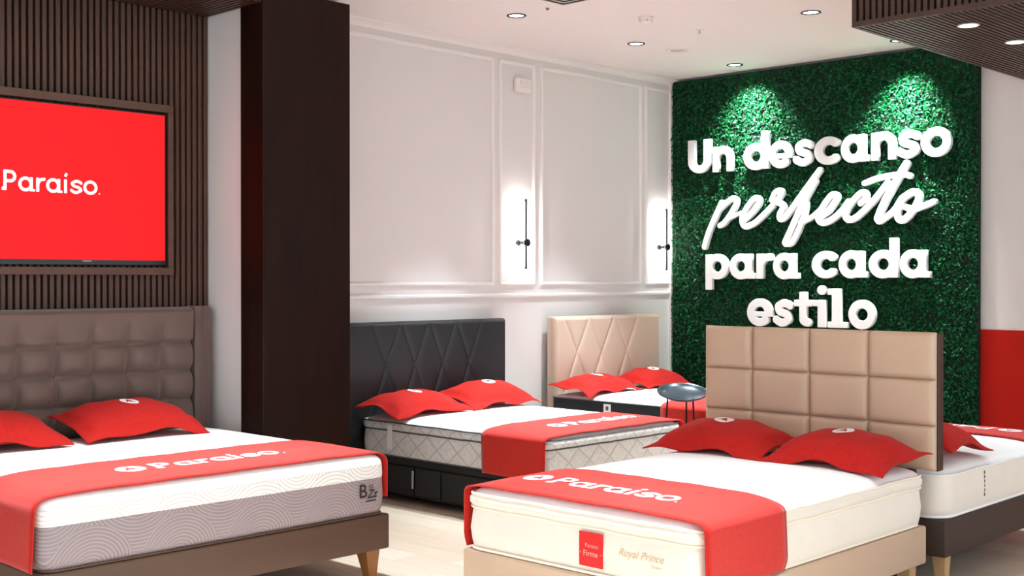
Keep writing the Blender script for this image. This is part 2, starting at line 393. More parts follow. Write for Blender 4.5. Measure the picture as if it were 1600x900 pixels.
# the pale return between the slats and the column
XC = XR - 0.03
YC1 = on_x(376, 300, XC).y; YC0 = on_x(411, 300, XC).y; XC1 = on_y(547, 300, YC0).x
tag(box('wall_return', XR, XR + 0.2, YC1 - 0.05, YB, 0, 3.6, 'wall_paint'), kind='structure')
col = tag(empty('column', ((XC + XC1) / 2, (YC0 + YB) / 2, 0)), 'dark polished wood clad square column between slatted wall and panelled wall', 'column')
cx_, cy_ = col.location.x, col.location.y
box('cladding_front', XC + 0.02 - cx_, XC1 - cx_, YC0 - cy_, YC0 + 0.02 - cy_, 0, 3.575, 'column_wood', col, 0.002, 1)
box('cladding_side', XC - cx_, XC + 0.02 - cx_, YC0 - cy_, YC1 - cy_, 0, 3.575, 'column_wood', col, 0.002, 1)
box('core', XR + 0.2 - cx_ + 0.002, XC1 - cx_, YC0 + 0.02 - cy_, YB - cy_ - 0.002, 0, 3.575, 'column_wood', col)
tag(box('ceiling_bulkhead', -3.0, XC1 - 0.02, YC0 + 0.04, YB, 3.615, CEIL, 'ceiling_paint'), kind='structure')

# mouldings on the panelled wall
def frame_trim(n, x0, x1, z0, z1, w=0.032, d=0.022):
    bm = bmesh.new()
    for i, (ins, dep) in enumerate(((0, 0), (0, d * 0.6), (w * 0.3, d), (w * 0.7, d), (w, d * 0.35), (w, 0))):
        pass
    prof = ((0, 0), (0, d * 0.6), (w * 0.3, d), (w * 0.62, d), (w, d * 0.35), (w, 0)); rings = []
    for ins, dep in prof:
        rings.append([bm.verts.new(p) for p in ((x0 + ins, YB - dep, z0 + ins), (x1 - ins, YB - dep, z0 + ins), (x1 - ins, YB - dep, z1 - ins), (x0 + ins, YB - dep, z1 - ins))])
    for a, b in zip(rings, rings[1:]):
        for k in range(4): bm.faces.new((a[k], a[(k + 1) % 4], b[(k + 1) % 4], b[k]))
    bmesh.ops.recalc_face_normals(bm, faces=bm.faces)
    return tag(from_bm('trim_%d' % n, bm, 'trim_paint'), kind='structure')
zt = on_y(770, 90, YB).z; zb = on_y(770, 446, YB).z
ux = lambda u: on_y(u, 300, YB).x
frame_trim(1, XC1 - 0.55, ux(771), zb, zt); frame_trim(2, ux(779), ux(835), zb, zt)
frame_trim(3, ux(844), ux(1001), zb, zt); frame_trim(4, ux(1007), ux(1049), zb, zt)
zc = on_y(800, 461.5, YB).z
bm = bmesh.new(); pr = [(0, -0.02), (0.012, -0.02), (0.026, -0.006), (0.026, 0.01), (0.014, 0.02), (0, 0.02)]
for xx in (XR + 0.25, XG):
    for d, z in pr: bm.verts.new((xx, YB - d, zc + z))
bm.verts.ensure_lookup_table(); k = len(pr)
for i in range(k): bm.faces.new([bm.verts[j] for j in (i, (i + 1) % k, (i + 1) % k + k, i + k)])
bmesh.ops.recalc_face_normals(bm, faces=bm.faces)
tag(from_bm('trim_5', bm, 'trim_paint'), kind='structure')
bm = bmesh.new(); pr = [(0, -0.05), (0.012, -0.05), (0.03, -0.03), (0.06, -0.016), (0.09, -0.012), (0.09, 0), (0, 0)]
for xx in (XR + 0.25, XG):
    for d, z in pr: bm.verts.new((xx, YB - d, CEIL + z))
bm.verts.ensure_lookup_table(); k = len(pr)
for i in range(k): bm.faces.new([bm.verts[j] for j in (i, (i + 1) % k, (i + 1) % k + k, i + k)])
bmesh.ops.recalc_face_normals(bm, faces=bm.faces)
tag(from_bm('trim_6', bm, 'trim_paint'), kind='structure')
tag(box('baseboard_back', XR + 0.25, XG, YB - 0.015, YB, 0, 0.12, 'trim_paint'), kind='structure')
tag(box('trim_7', XG - 0.10, XG, YB - 0.03, YB, 0, CEIL - 0.012, 'trim_paint'), kind='structure')

# hanging slatted soffits
def slat_mesh(dims, m):
    me = bpy.data.meshes.new('slat'); bm = bmesh.new(); add_box(bm, *dims); bm.to_mesh(me); bm.free(); me.materials.append(MATS[m]); return me
YSO = 3.9; SX0 = on_y(1331, 30, YSO).x; SZ = on_y(1334, 44, YSO).z; SY0 = 1.2
sf = tag(empty('soffit', (SX0, YSO, SZ)), 'dark slatted wood soffit box hung from the ceiling, right', 'soffit')
box('core', 0.03, XG - SX0, SY0 - YSO, -0.03, 0.03, CEIL - SZ, 'slat_back', sf)
box('edge_rail', 0.0, 0.03, SY0 - YSO, 0.0, 0.0, 0.035, 'soffit_wood', sf); box('edge_rail', 0.03, XG - SX0, -0.03, 0.0, 0.0, 0.035, 'soffit_wood', sf)
box('corner_post', 0.0, 0.03, -0.03, 0.0, 0.035, CEIL - SZ, 'soffit_wood', sf)
me = slat_mesh((0.0, 0.03, -0.013, 0.013, 0.035, CEIL - SZ), 'soffit_wood'); y = -0.065
while y > SY0 - YSO:
    o = bpy.data.objects.new('slat', me); COL.objects.link(o); o.parent = sf; o.location = (0, y, 0); y -= 0.0435
me = slat_mesh((0.03, XG - SX0, -0.011, 0.011, 0.0, 0.03), 'soffit_wood'); y = -0.055
while y > SY0 - YSO:
    o = bpy.data.objects.new('slat', me); COL.objects.link(o); o.parent = sf; o.location = (0, y, 0); y -= 0.0385
me = slat_mesh((-0.013, 0.013, -0.03, 0.0, 0.035, CEIL - SZ), 'soffit_wood'); x = 0.06
while x < XG - SX0:
    o = bpy.data.objects.new('slat', me); COL.objects.link(o); o.parent = sf; o.location = (x, 0, 0); x += 0.0435
sl = tag(empty('soffit', (XR, YS, 3.48)), 'dark slatted wood soffit above the red television screen', 'soffit')
box('core', -4.0, -0.002, YC0 + 0.02 - YS, -0.002, 0.03, 0.12, 'slat_back', sl)
me = slat_mesh((-0.011, 0.011, YC0 + 0.02 - YS, -0.032, 0.0, 0.03), 'soffit_wood'); x = -0.03
while x > -4.0:
    o = bpy.data.objects.new('slat', me); COL.objects.link(o); o.parent = sl; o.location = (x, 0, 0); x -= 0.0385

# ================================================================== CEILING FITTINGS
def downlight(loc, label, power, group, spread=58, col_=(0.77, 0.93, 1.0), r=0.062, tilt=None, bezel='black_gloss'):
    t = tag(empty('downlight', loc), label, 'downlight', group)
    lathe('bezel', [(r * 1.25, 0.0), (r * 1.28, -0.006), (r * 1.05, -0.009), (r, -0.004), (r * 0.98, 0.0)], bezel, t, 28)
    lathe('lens', [(r * 0.98, -0.0005), (r * 0.6, -0.0035), (0.0, -0.005)], 'lamp_white', t, 24)
    ld = bpy.data.lights.new('downlight_lamp', 'AREA'); ld.shape = 'DISK'; ld.size = r * 2; ld.energy = power; ld.color = col_; ld.spread = math.radians(spread)
    lo = bpy.data.objects.new('lamp', ld); COL.objects.link(lo); lo.parent = t; lo.location = (0, 0, -0.012)
    if tilt: lo.rotation_euler = tilt
    return t
G = 'recessed ceiling downlights'
downlight(on_z(807, 24, CEIL), 'recessed black-rimmed downlight left of the square ceiling air vent', DOWN_W, G)
downlight(on_z(994, 68, CEIL), 'recessed downlight between the smoke detector and the panelled wall', DOWN_W, G)
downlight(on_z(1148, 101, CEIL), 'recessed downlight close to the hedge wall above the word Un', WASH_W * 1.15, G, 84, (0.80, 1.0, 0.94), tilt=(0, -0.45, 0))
downlight(on_z(1267, 19, CEIL), 'recessed downlight in the white ceiling nearest the slatted soffit', DOWN_W, G)
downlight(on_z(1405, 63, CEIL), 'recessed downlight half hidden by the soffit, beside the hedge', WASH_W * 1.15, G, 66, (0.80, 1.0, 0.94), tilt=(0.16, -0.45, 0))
GS = 'round lamps in the slatted soffit'
downlight(on_z(1513, 39, SZ), 'white round lamp in the soffit slats, farther from picture edge', DOWN_W * 0.14, GS, 60, bezel='plastic_white', r=0.055)
downlight(on_z(1587, 65, SZ), 'white round lamp in the soffit slats at right picture edge', DOWN_W * 0.14, GS, 60, bezel='plastic_white', r=0.055)
for (x, y) in ((2.5, 5.5), (4.0, 5.5), (6.6, 5.4), (2.4, 3.6), (4.2, 3.3), (3.6, 1.6), (1.0, 2.6), (2.6, 0.4), (5.0, 0.2), (8.4, 0.6), (0.6, 0.6)):  # unseen lamps, added to brighten beds, floor and ceiling
    downlight(Vector((x, y, CEIL)), 'added ceiling downlight outside the picture, brightening the room', DOWN_W, 'added downlights outside the picture')
c = on_z(884, -9, CEIL)
v = tag(empty('air_vent', c), 'square ceiling air diffuser at the top picture edge', 'vent')
for k, s in enumerate((0.235, 0.18, 0.125, 0.07)):
    bm = bmesh.new(); rings = []
    for a, z in ((s, 0.0), (s, -0.006), (s - 0.03, -0.006 - 0.012), (s - 0.03, -0.012), (s - 0.004, 0.0)):
        rings.append([bm.verts.new((sx * a, sy * a, z)) for sx, sy in ((-1, -1), (1, -1), (1, 1), (-1, 1))])
    for a, b in zip(rings, rings[1:]):
        for q in range(4): bm.faces.new((a[q], a[(q + 1) % 4], b[(q + 1) % 4], b[q]))
    bmesh.ops.recalc_face_normals(bm, faces=bm.faces)
    from_bm('louvre', bm, 'plastic_white', v)
box('duct', -0.225, 0.225, -0.225, 0.225, -0.003, 0.0, 'vent_dark', v)
for a in ((-0.36, 0.36, -0.36, -0.235), (-0.36, 0.36, 0.235, 0.36), (-0.36, -0.235, -0.235, 0.235), (0.235, 0.36, -0.235, 0.235)): box('flange', *a, -0.004, 0.0, 'ceiling_paint', v)
c = on_z(1009, 27, CEIL)
d = tag(empty('smoke_detector', c), 'white domed smoke detector on the ceiling', 'detector')
lathe('base', [(0.062, 0.0), (0.062, -0.014), (0.05, -0.022)], 'plastic_white', d, 24)
lathe('dome', [(0.046, -0.02), (0.046, -0.04), (0.03, -0.052), (0.0, -0.054)], 'plastic_white', d, 24)
for a in range(4):
    t = a * PI / 2 + 0.9; box('slot', 0.040 * math.cos(t) - 0.008, 0.040 * math.cos(t) + 0.008, 0.04 * math.sin(t) - 0.008, 0.04 * math.sin(t) + 0.008, -0.034, -0.026, 'vent_dark', d)
c = on_z(1093, 46, CEIL)
d = tag(empty('sprinkler', c), 'small fire sprinkler head pointing down from the ceiling', 'sprinkler')
lathe('escutcheon', [(0.035, 0.0), (0.032, -0.006), (0.012, -0.008)], 'plastic_white', d, 20)
cyl('stem', (0, 0, -0.005), (0, 0, -0.035), 0.009, 0.006, 'chrome', d, 10)
lathe('deflector', [(0.0, -0.034), (0.02, -0.035), (0.02, -0.038), (0.0, -0.038)], 'plastic_white', d, 16)
c = on_z(1058, 79, CEIL)
d = tag(empty('ceiling_speaker', c), 'flush round grey speaker grille in the ceiling near the hedge', 'speaker')
lathe('rim', [(0.105, 0.0), (0.105, -0.004), (0.092, -0.006), (0.09, -0.002)], 'plastic_white', d, 32)
lathe('grille', [(0.09, -0.0015), (0.0, -0.003)], 'grille_pale', d, 32)
d = tag(empty('ceiling_sensor', on_z(855.5, 12, CEIL)), 'tiny dark ceiling sensor beside the air vent', 'sensor')
lathe('body', [(0.014, 0.0), (0.014, -0.01), (0.008, -0.018), (0.0, -0.019)], 'vent_dark', d, 12)
lathe('collar', [(0.024, 0.0), (0.022, -0.004), (0.013, -0.005)], 'plastic_white', d, 14)

# ================================================================== WALL FITTINGS
c = on_y(813, 134, YB)
d = tag(empty('emergency_light', c), 'small cream box high on the panelled wall above a sconce', 'emergency light')
box('case', -0.10, 0.10, -0.06, -0.0, -0.065, 0.065, 'plastic_white', d, 0.018, 3)
for s in (-0.045, 0.045): cyl('lamp_head', (s, -0.058, 0.01), (s, -0.072, 0.01), 0.026, 0.022, 'plastic_white', d, 16)
box('bottom_strip', -0.08, 0.08, -0.064, -0.055, -0.045, -0.03, 'ceiling_paint', d)
def sconce(u, label):
    b = on_y(u, 380, YB); zt_ = 2.425; zb_ = 1.79; zp = 2.03
    t = tag(empty('wall_sconce', (b.x, YB, 0)), label, 'sconce', 'black rod wall sconces')
    cyl('wall_plate', (0, -0.001, zp), (0, -0.02, zp), 0.028, 0.028, 'black_metal', t, 20)
    cyl('arm', (0, -0.02, zp), (0, -0.10, zp), 0.016, 0.016, 'black_metal', t, 14)
    cyl('pivot', (0, -0.095, zp), (0, -0.128, zp), 0.033, 0.033, 'black_gloss', t, 24)
    bm = bmesh.new(); add_box(bm, -0.008, 0.008, -0.110, -0.095, zb_, zt_); from_bm('rod', bm, 'black_metal', t)
    box('led_strip', -0.006, 0.006, -0.0948, -0.0925, zb_ + 0.02, zt_ - 0.02, 'led_white', t)
    ld = bpy.data.lights.new('sconce_lamp', 'AREA'); ld.shape = 'RECTANGLE'; ld.size = 0.012; ld.size_y = zt_ - zb_ - 0.06; ld.energy = SCONCE_W; ld.color = (1, 0.97, 0.95)
    lo = bpy.data.objects.new('lamp', ld); COL.objects.link(lo); lo.parent = t; lo.location = (0, -0.090, (zt_ + zb_) / 2); lo.rotation_euler = (PI / 2, 0, 0)
sconce(809, 'black vertical rod wall sconce above the black headboard, lit')
sconce(1029, 'black vertical rod wall sconce beside the green hedge corner, lit')

# ================================================================== TELEVISION
YF = YS - 0.045
tvR = on_y(259.5, 179, YF - 0.03); tvB = on_y(259, 415, YF - 0.03).z; tvT = tvR.z
tw = (tvT - tvB) * 16 / 9; xr = tvR.x; xl = xr - tw; xm = (xl + xr) / 2; zm = (tvT + tvB) / 2
fr = tag(empty('tv_surround', (xm, YS, zm)), 'brown wooden surround framing the wall television', 'frame')
hw, hh = tw / 2, (tvT - tvB) / 2; yo = -0.0305
for nm, a in (('frame_rail', (-hw - 0.05, hw + 0.05, hh + 0.012, hh + 0.062)), ('frame_rail', (-hw - 0.05, hw + 0.05, -hh - 0.062, -hh - 0.014))):
    box(nm, a[0], a[1], yo - 0.055, yo, a[2], a[3], 'frame_wood', fr, 0.002, 1)
for sx in (-1, 1): box('frame_stile', sx * (hw + 0.012), sx * (hw + 0.05), yo - 0.055, yo, -hh - 0.014, hh + 0.012, 'frame_wood', fr, 0.002, 1)
tv = tag(empty('television', (xm, YS - 0.031, zm)), 'flat wall television showing a red screen with white wordmark', 'television')
box('case', -hw, hw, -0.045, 0.0, -hh, hh, 'black_gloss', tv, 0.004, 2)
scr = box('screen', -hw + 0.008, hw - 0.012, -0.0465, -0.045, -hh + 0.032, hh - 0.010, 'screen_red', tv)
box('led_dot', 0.30, 0.36, -0.0475, -0.045, -hh + 0.022, -hh + 0.027, 'led_dot', tv)
LK, LKW = lockup(0.155, 0.115)
p0 = on_y(2, 272, YF - 0.03).x - xm; p1 = on_y(152, 290, YF - 0.03).x - xm
xsP = min(p[0] for c_, l in LK[1:2] for q in l for p in q); xsO = max(p[0] for c_, l in LK[-2:-1] for q in l for p in q)
sc_ = (p1 - p0) / (xsO - xsP); zbase = on_y(140, 304, YF - 0.03).z - zm
for ch, lps in LK:
    zmin = -0.155 * 0.42
    me = outline_mesh([[(p0 + (px - xsP) * sc_, (py - zmin) * sc_ + zbase) for px, py in lp] for lp in lps], 0)
    me.transform(Matrix(((1, 0, 0, 0), (0, 0, -1, -0.0472), (0, 1, 0, 0), (0, 0, 0, 1))))
    link_mesh('screen_letter' if ch not in '@.' else ('screen_emblem' if ch == '@' else 'screen_mark'), me, 'screen_white', scr)

# ================================================================== HEDGE + LETTERS
hp = tag(empty('hedge_panel', (XG - 0.013, (YH0 + YB - 0.03) / 2, 0)), 'artificial boxwood hedge panel covering the wall behind white lettering', 'hedge')
hY0 = YH0 - hp.location.y; hY1 = YB - 0.03 - hp.location.y; HT = CEIL - 0.02
box('backing', -0.055, 0.0, hY0, hY1, 0.0, HT, 'hedge_back', hp)
NL = 60000
yy = RNG.uniform(hY0 - 0.005, hY1 - 0.01, NL); zz = RNG.uniform(0.02, HT - 0.015, NL); dd = 0.06 + 0.026 * RNG.random(NL) ** 1.3
# clumpy relief
dd += 0.007 * (np.sin(yy * 23 + 3 * np.sin(zz * 11)) * np.sin(zz * 19 + 2 * np.sin(yy * 13)))
nx = -np.ones(NL); ny = RNG.normal(0, 0.75, NL); nz = RNG.normal(0.35, 0.7, NL)
N = np.stack([nx, ny, nz], 1); N /= np.linalg.norm(N, axis=1)[:, None]
a = RNG.normal(0, 1, (NL, 3)); T = a - (a * N).sum(1)[:, None] * N; T /= np.linalg.norm(T, axis=1)[:, None]; B = np.cross(N, T)
L = RNG.uniform(0.011, 0.021, NL)[:, None]; C = np.stack([-dd, yy, zz], 1)
V = np.stack([C - T * L, C + B * L * 0.52 + N * L * 0.22, C + T * L * 1.05, C - B * L * 0.52 + N * L * 0.22], 1).reshape(-1, 3)
me = bpy.data.meshes.new('leaves'); me.vertices.add(NL * 4); me.vertices.foreach_set('co', V.ravel())
idx = np.arange(NL)[:, None] * 4; tri = np.concatenate([idx + np.array([[0, 1, 2]]), idx + np.array([[0, 2, 3]])], 1).reshape(-1)
me.loops.add(NL * 6); me.loops.foreach_set('vertex_index', tri.astype(np.int32))
me.polygons.add(NL * 2); me.polygons.foreach_set('loop_start', np.arange(NL * 2, dtype=np.int32) * 3)
me.update(calc_edges=True)
tag(link_mesh('leaves', me, 'leaf_green', hp), kind='stuff')

XL = XG - 0.166          # front face plane of the letters
LD = 0.045
def place_outline(name, loops_world, label, group=None):
    """loops_world in (Y, Z) metres on the hedge; the letter faces -X"""
    ys = [p[0] for l in loops_world for p in l]; zs = [p[1] for l in loops_world for p in l]
    oy = (min(ys) + max(ys)) / 2; oz = min(zs)
    me = outline_mesh([[(oy - p[0], p[1] - oz) for p in l] for l in loops_world], LD, 0.004)
    me.transform(Matrix(((0, 0, -1, 0), (-1, 0, 0, 0), (0, 1, 0, 0), (0, 0, 0, 1))))
    o = link_mesh(name, me, 'foam_white'); o.location = (XL + LD / 2, oy, oz)
    return tag(o, label, 'letter', group)
ORD = ['first', 'second', 'third', 'fourth', 'fifth', 'sixth', 'seventh', 'eighth']
def word(chars, spans, ub, vb, ut, vt, h=0.155, wd=''):
    """spans: left/right pixel of each letter; (ub,vb) a baseline pixel, (ut,vt) an x-height pixel"""
    z0 = on_x(ub, vb, XL).z; z1 = on_x(ut, vt, XL).z; s = z1 - z0
    for i, (ch, (u0, u1)) in enumerate(zip(chars, spans)):
        ya = on_x(u0, 300, XL).y; yb = on_x(u1, 300, XL).y
        lps = contours(glyph(ch, h), 0.022)
        xs = [p[0] for l in lps for p in l]; x0, x1 = min(xs), max(xs)
        lw = [[(ya + (yb - ya) * (px - x0) / (x1 - x0), z0 + s * py) for px, py in l] for l in lps]
        place_outline('sign_letter', lw, 'white raised letter %s, %s letter of the word %s on the hedge' % (ch, ORD[i], wd), 'white sign letters')
word('Un', [(1074.5, 1109.5), (1113, 1144.5)], 1128, 268.3, 1128, 229, wd='Un')
k = 1 / 3.478
word('descanso', [(1161, 1200.5), (1200.5, 1238), (1238.5, 1270.5), (1271.5, 1311.5), (1313, 1357.5), (1360.5, 1399), (1399.5, 1437.5), (1438, 1486)], 1380, 250, 1380, 206.5, wd='descanso')
word('para', [(1102, 1138), (1139.5, 1180), (1181.5, 1208), (1207.5, 1248.5)], 1160, 435.5, 1160, 397, wd='para')
word('cada', [(1268, 1307), (1310, 1355.5), (1357, 1403), (1405, 1454)], 1380, 434, 1380, 391.5, wd='cada')
word('estilo', [(1167, 1207), (1207.5, 1238.5), (1240.5, 1269), (1270, 1291), (1293, 1324.5), (1325.5, 1368)], 1262, 511, 1262, 468.5, wd='estilo')
# the brush-script word, traced as pen strokes (pixels)
def A_(*p): return [(1090 + x / 6, 250 + y / 6) for x, y in p]
def B_(*p): return [(1270 + x / 6, 240 + y / 6) for x, y in p]
pens = [
    (A_((222, 400), (150, 560), (95, 690), (60, 815)), 5.6),                                                       # p stem
    (A_((190, 470), (270, 395), (335, 360), (360, 400), (310, 500), (245, 590), (205, 615)), 5.2),                 # p bowl
    (A_((270, 560), (345, 520), (400, 495)), 3.6),                                                                 # link
    (A_((440, 560), (520, 480), (575, 390), (545, 355), (490, 400), (420, 520), (415, 590), (450, 625), (530, 590), (620, 510), (700, 425)), 5.4),   # e
    (A_((690, 375), (720, 310), (765, 285), (785, 310), (740, 385)), 5.0),
    (A_((735, 390), (800, 430), (765, 510), (775, 555), (830, 520), (920, 400), (1020, 260), (1140, 95)), 5.6),    # r into f
    (A_((1095, 200), (985, 400), (900, 590), (815, 775)), 6.0),                                                    # f stem
    (A_((820, 790), (880, 775), (950, 640), (1000, 500), (1010, 400), (960, 440)), 5.0),                           # f loop
    (A_((960, 590), (1060, 540), (1130, 480)), 4.6),
    (B_((60, 600), (150, 530), (220, 420), (205, 385), (160, 400), (70, 530), (45, 610), (90, 650), (170, 620), (260, 545), (330, 450)), 5.6),       # e
    (B_((445, 465), (490, 420), (490, 370), (440, 375), (350, 470), (300, 570), (330, 620), (400, 600), (500, 510), (600, 400), (700, 270)), 5.6),   # c into t
    (B_((875, 95), (760, 290), (660, 470), (605, 610)), 6.6),                                                      # t stem
    (B_((600, 600), (620, 635), (690, 590), (760, 530), (830, 420)), 5.4),
    (B_((480, 278), (600, 232), (740, 205), (860, 195), (905, 210)), 5.0),                                         # t bar
    (B_((905, 375), (835, 430), (790, 540), (800, 610), (850, 620), (930, 540), (985, 440), (985, 380), (930, 360), (850, 410)), 6.0),                # o
    (B_((860, 500), (940, 520), (1040, 490), (1130, 450)), 5.2),
]
s0 = 0.0055
strokes = []
for pts, wpx in pens:
    P3 = [on_x(u, v, XL) for u, v in pts]
    strokes.append(dict(p=smooth_path([(-p.y, p.z) for p in P3], 6), w=wpx * s0, butt=False))
lps = contours(strokes, 0.008)
place_outline('sign_word', [[(-px, pz) for px, pz in l] for l in lps], 'white raised brush script word perfecto in one piece on the hedge')

# ================================================================== BEDDING BUILDERS (bed frame: foot at y=0, head at +y, x to the right seen from the foot)
def rrect(w, l, r, n=7, inset=0.0):
    w = w - 2 * inset; l = l - 2 * inset; r = max(min(r - inset, w / 2, l / 2), 0.004); out = []
    for cx, cy, a0 in ((w / 2 - r, l / 2 - r, 0), (-w / 2 + r, l / 2 - r, 90), (-w / 2 + r, -l / 2 + r, 180), (w / 2 - r, -l / 2 + r, 270)):
        for i in range(n + 1):
            t = math.radians(a0 + 90 * i / n); out.append((cx + r * math.cos(t), cy + r * math.sin(t)))
    # subdivide the long straights so that the cloth can wave
    res = []
    for i, p in enumerate(out):
        q = out[(i + 1) % len(out)]; res.append(p); d = math.hypot(q[0] - p[0], q[1] - p[1]); m = int(d / 0.07)
        for k in range(1, m): res.append((p[0] + (q[0] - p[0]) * k / m, p[1] + (q[1] - p[1]) * k / m))
    return res
NSTD = {}
def ring_stack(name, w, l, r, prof, m, parent, cap_top=False, cap_bot=False, zf=None, wob=0.0, smooth=True, seed=0):
    """loops of a rounded rectangle: prof = (inset, z) ; zf(x,y) added to z"""
    base = rrect(w, l, r); n = len(base); v = []; f = []
    hw_, hl_ = w / 2, l / 2
    for ins, z in prof:
        for (px, py) in base:
            # move inwards keeping the same number of points
            kx = (hw_ - ins) / hw_; ky = (hl_ - ins) / hl_
            x_, y_ = px * kx, py * ky
            if wob:
                s = x_ * 17 + y_ * 13 + seed; z_ = z + wob * (math.sin(s) * 0.6 + math.sin(2.3 * s + 1.0) * 0.4)
            else: z_ = z
            if zf: z_ += zf(x_, y_)
            v.append((x_, y_ + hl_, z_))
    for j in range(len(prof) - 1):
        for i in range(n):
            k2 = (i + 1) % n; f.append((j * n + i, j * n + k2, (j + 1) * n + k2, (j + 1) * n + i))
    if cap_top: f.append(tuple(range((len(prof) - 1) * n, len(prof) * n)))
    if cap_bot: f.append(tuple(range(n))[::-1])
    return pyd(name, v, f, m, parent, smooth)
def tube_loop(name, w, l, r, z, rad, m, parent, wob=0.0, seed=0, n=6, zf=None):
    base = rrect(w, l, r); v = []; f = []; N_ = len(base)
    for i, (px, py) in enumerate(base):
        a_ = Vector(base[i - 1]); b_ = Vector(base[(i + 1) % N_]); t = (b_ - a_).normalized(); nr = Vector((t.y, -t.x))
        s = px * 17 + py * 13 + seed; zz_ = z + wob * (math.sin(s) * 0.6 + math.sin(2.3 * s + 1.0) * 0.4) + (zf(px, py) if zf else 0)
        for k in range(n):
            q = 2 * PI * k / n; v.append((px + nr.x * rad * math.cos(q), py + l / 2 + nr.y * rad * math.cos(q), zz_ + rad * math.sin(q)))
    for i in range(N_):
        j = (i + 1) % N_
        for k in range(n): f.append((i * n + k, j * n + k, j * n + (k + 1) % n, i * n + (k + 1) % n))
    return pyd(name, v, f, m, parent, True)
class Bed: pass
def top_fn(B):
    """height of the mattress top at bed coordinates (x, y): a soft crown"""
    def fn(x, y):
        dx = B.W / 2 - abs(x); dy = min(y, B.L - y); dx = max(dx, 0); dy = max(dy, 0)
        return B.zt + B.crown * (1 - math.exp(-dx / 0.10)) * (1 - math.exp(-dy / 0.10))
    return fn
def make_mattress(B, style, label, rc=0.07):
    t = tag(empty('mattress', B.loc, B.rz), label, 'mattress', 'display mattresses')
    W_, L_, zb, zt_ = B.W, B.L, B.zb, B.zt; fn = top_fn(B); hl = L_ / 2
    er = B.er
    top = []
    for ins in (0.0, 0.004, 0.012, 0.025, 0.045, 0.075, 0.12, 0.19, 0.30, 0.45, 0.6):
        e = max(0.0, er - ins); z = zt_ - (er - math.sqrt(max(er * er - e * e, 0)))
        top.append((ins, z))
    hw_ = W_ / 2
    def crown(x, y): return fn(x, y + hl) - B.zt
    if style == 'arcs':
        zs = zb + 0.63 * (zt_ - zb)
        ring_stack('lower_border', W_, L_, rc, [(0.03, zb), (0.008, zb + 0.012), (0.0, zb + 0.04), (-0.004, (zb + zs) / 2), (-0.001, zs)], 'arcs_lilac', t, cap_bot=True)
        ring_stack('upper_border', W_, L_, rc, [(-0.001, zs), (-0.003, zs + 0.02), (0.0, zt_ - er)], 'arcs_white', t)
        tube_loop('seam', W_, L_, rc, zs, 0.0025, 'arcs_lilac', t, n=5); tube_loop('bottom_piping', W_ - 0.02, L_ - 0.02, rc, zb + 0.008, 0.006, 'taupe_base', t)
        ring_stack('top_panel', W_, L_, rc, top, 'knit_white', t, cap_top=True, zf=crown)
    elif style == 'quilt':
        z1 = zt_ - 0.075; z2 = zt_ - 0.012
        ring_stack('border', W_, L_, rc, [(0.02, zb), (0.004, zb + 0.012), (0.0, zb + 0.04), (-0.003, (zb + z1) / 2), (0.004, z1)], 'quilt_grey', t, cap_bot=True)
        ring_stack('pillow_top', W_, L_, rc, [(0.004, z1), (-0.008, z1 + 0.02), (-0.008, z2 - 0.02), (0.002, z2)], 'quilt_grey', t)
        tube_loop('piping', W_, L_, rc, z1, 0.006, 'grey_piping', t, 0.002); tube_loop('piping', W_ + 0.004, L_ + 0.004, rc, z2, 0.006, 'grey_piping', t, 0.002, 1)
        tube_loop('bottom_piping', W_ - 0.01, L_ - 0.01, rc, zb + 0.008, 0.006, 'grey_piping', t)
        ring_stack('top_panel', W_, L_, rc, [(0.002, z2)] + [(i_, z_) for i_, z_ in top[2:]], 'knit_white', t, cap_top=True, zf=crown)
        for yh in (1.62,):
            for sx in (-1, 1): box('handle', sx * (hw_ + 0.006), sx * (hw_ + 0.010), yh - 0.028, yh + 0.028, zb + 0.06, zt_ - 0.03, 'knit_white', t, 0.001, 1)
    elif style == 'cream':
        z1 = zt_ - 0.085; z2 = zt_ - 0.022
        ring_stack('border', W_, L_, rc, [(0.025, zb), (0.006, zb + 0.014), (-0.001, zb + 0.05), (-0.006, (zb + z1) / 2), (0.004, z1)], 'cream_knit', t, cap_bot=True)
        ring_stack('pillow_top', W_, L_, rc, [(0.004, z1), (-0.009, z1 + 0.02), (-0.009, z2 - 0.02), (0.003, z2)], 'cream_knit', t, wob=0.003)
        tube_loop('piping', W_ + 0.002, L_ + 0.002, rc, z1, 0.007, 'cream_piping', t, 0.003); tube_loop('piping', W_ + 0.002, L_ + 0.002, rc, z2, 0.007, 'cream_piping', t, 0.003)
        tube_loop('bottom_piping', W_ - 0.015, L_ - 0.015, rc, zb + 0.01, 0.007, 'cream_piping', t)
        ring_stack('top_panel', W_, L_, rc, [(0.003, z2)] + [(i_, z_) for i_, z_ in top[2:]], 'knit_white', t, cap_top=True, zf=crown)
    elif style == 'navy':
        z2 = zt_ - 0.015
        ring_stack('border', W_, L_, rc, [(0.02, zb), (0.004, zb + 0.012), (0.0, zb + 0.04), (0.0, z2)], 'navy_border', t, cap_bot=True)
        tube_loop('piping', W_, L_, rc, z2, 0.006, 'grey_piping', t)
        ring_stack('top_panel', W_, L_, rc, [(0.002, z2)] + [(i_, z_) for i_, z_ in top[2:]], 'knit_white', t, cap_top=True, zf=crown)
    else:                                   # plain soft white with a thick bottom cord
        z2 = zt_ - 0.02
        ring_stack('border', W_, L_, rc, [(0.03, zb), (0.006, zb + 0.016), (0.0, zb + 0.05), (-0.006, (zb + z2) / 2), (0.0, z2)], 'cream_knit', t, cap_bot=True)
        tube_loop('piping', W_, L_, rc, z2, 0.006, 'knit_white', t, 0.003); tube_loop('bottom_piping', W_ - 0.012, L_ - 0.012, rc, zb + 0.01, 0.009, 'knit_white', t)
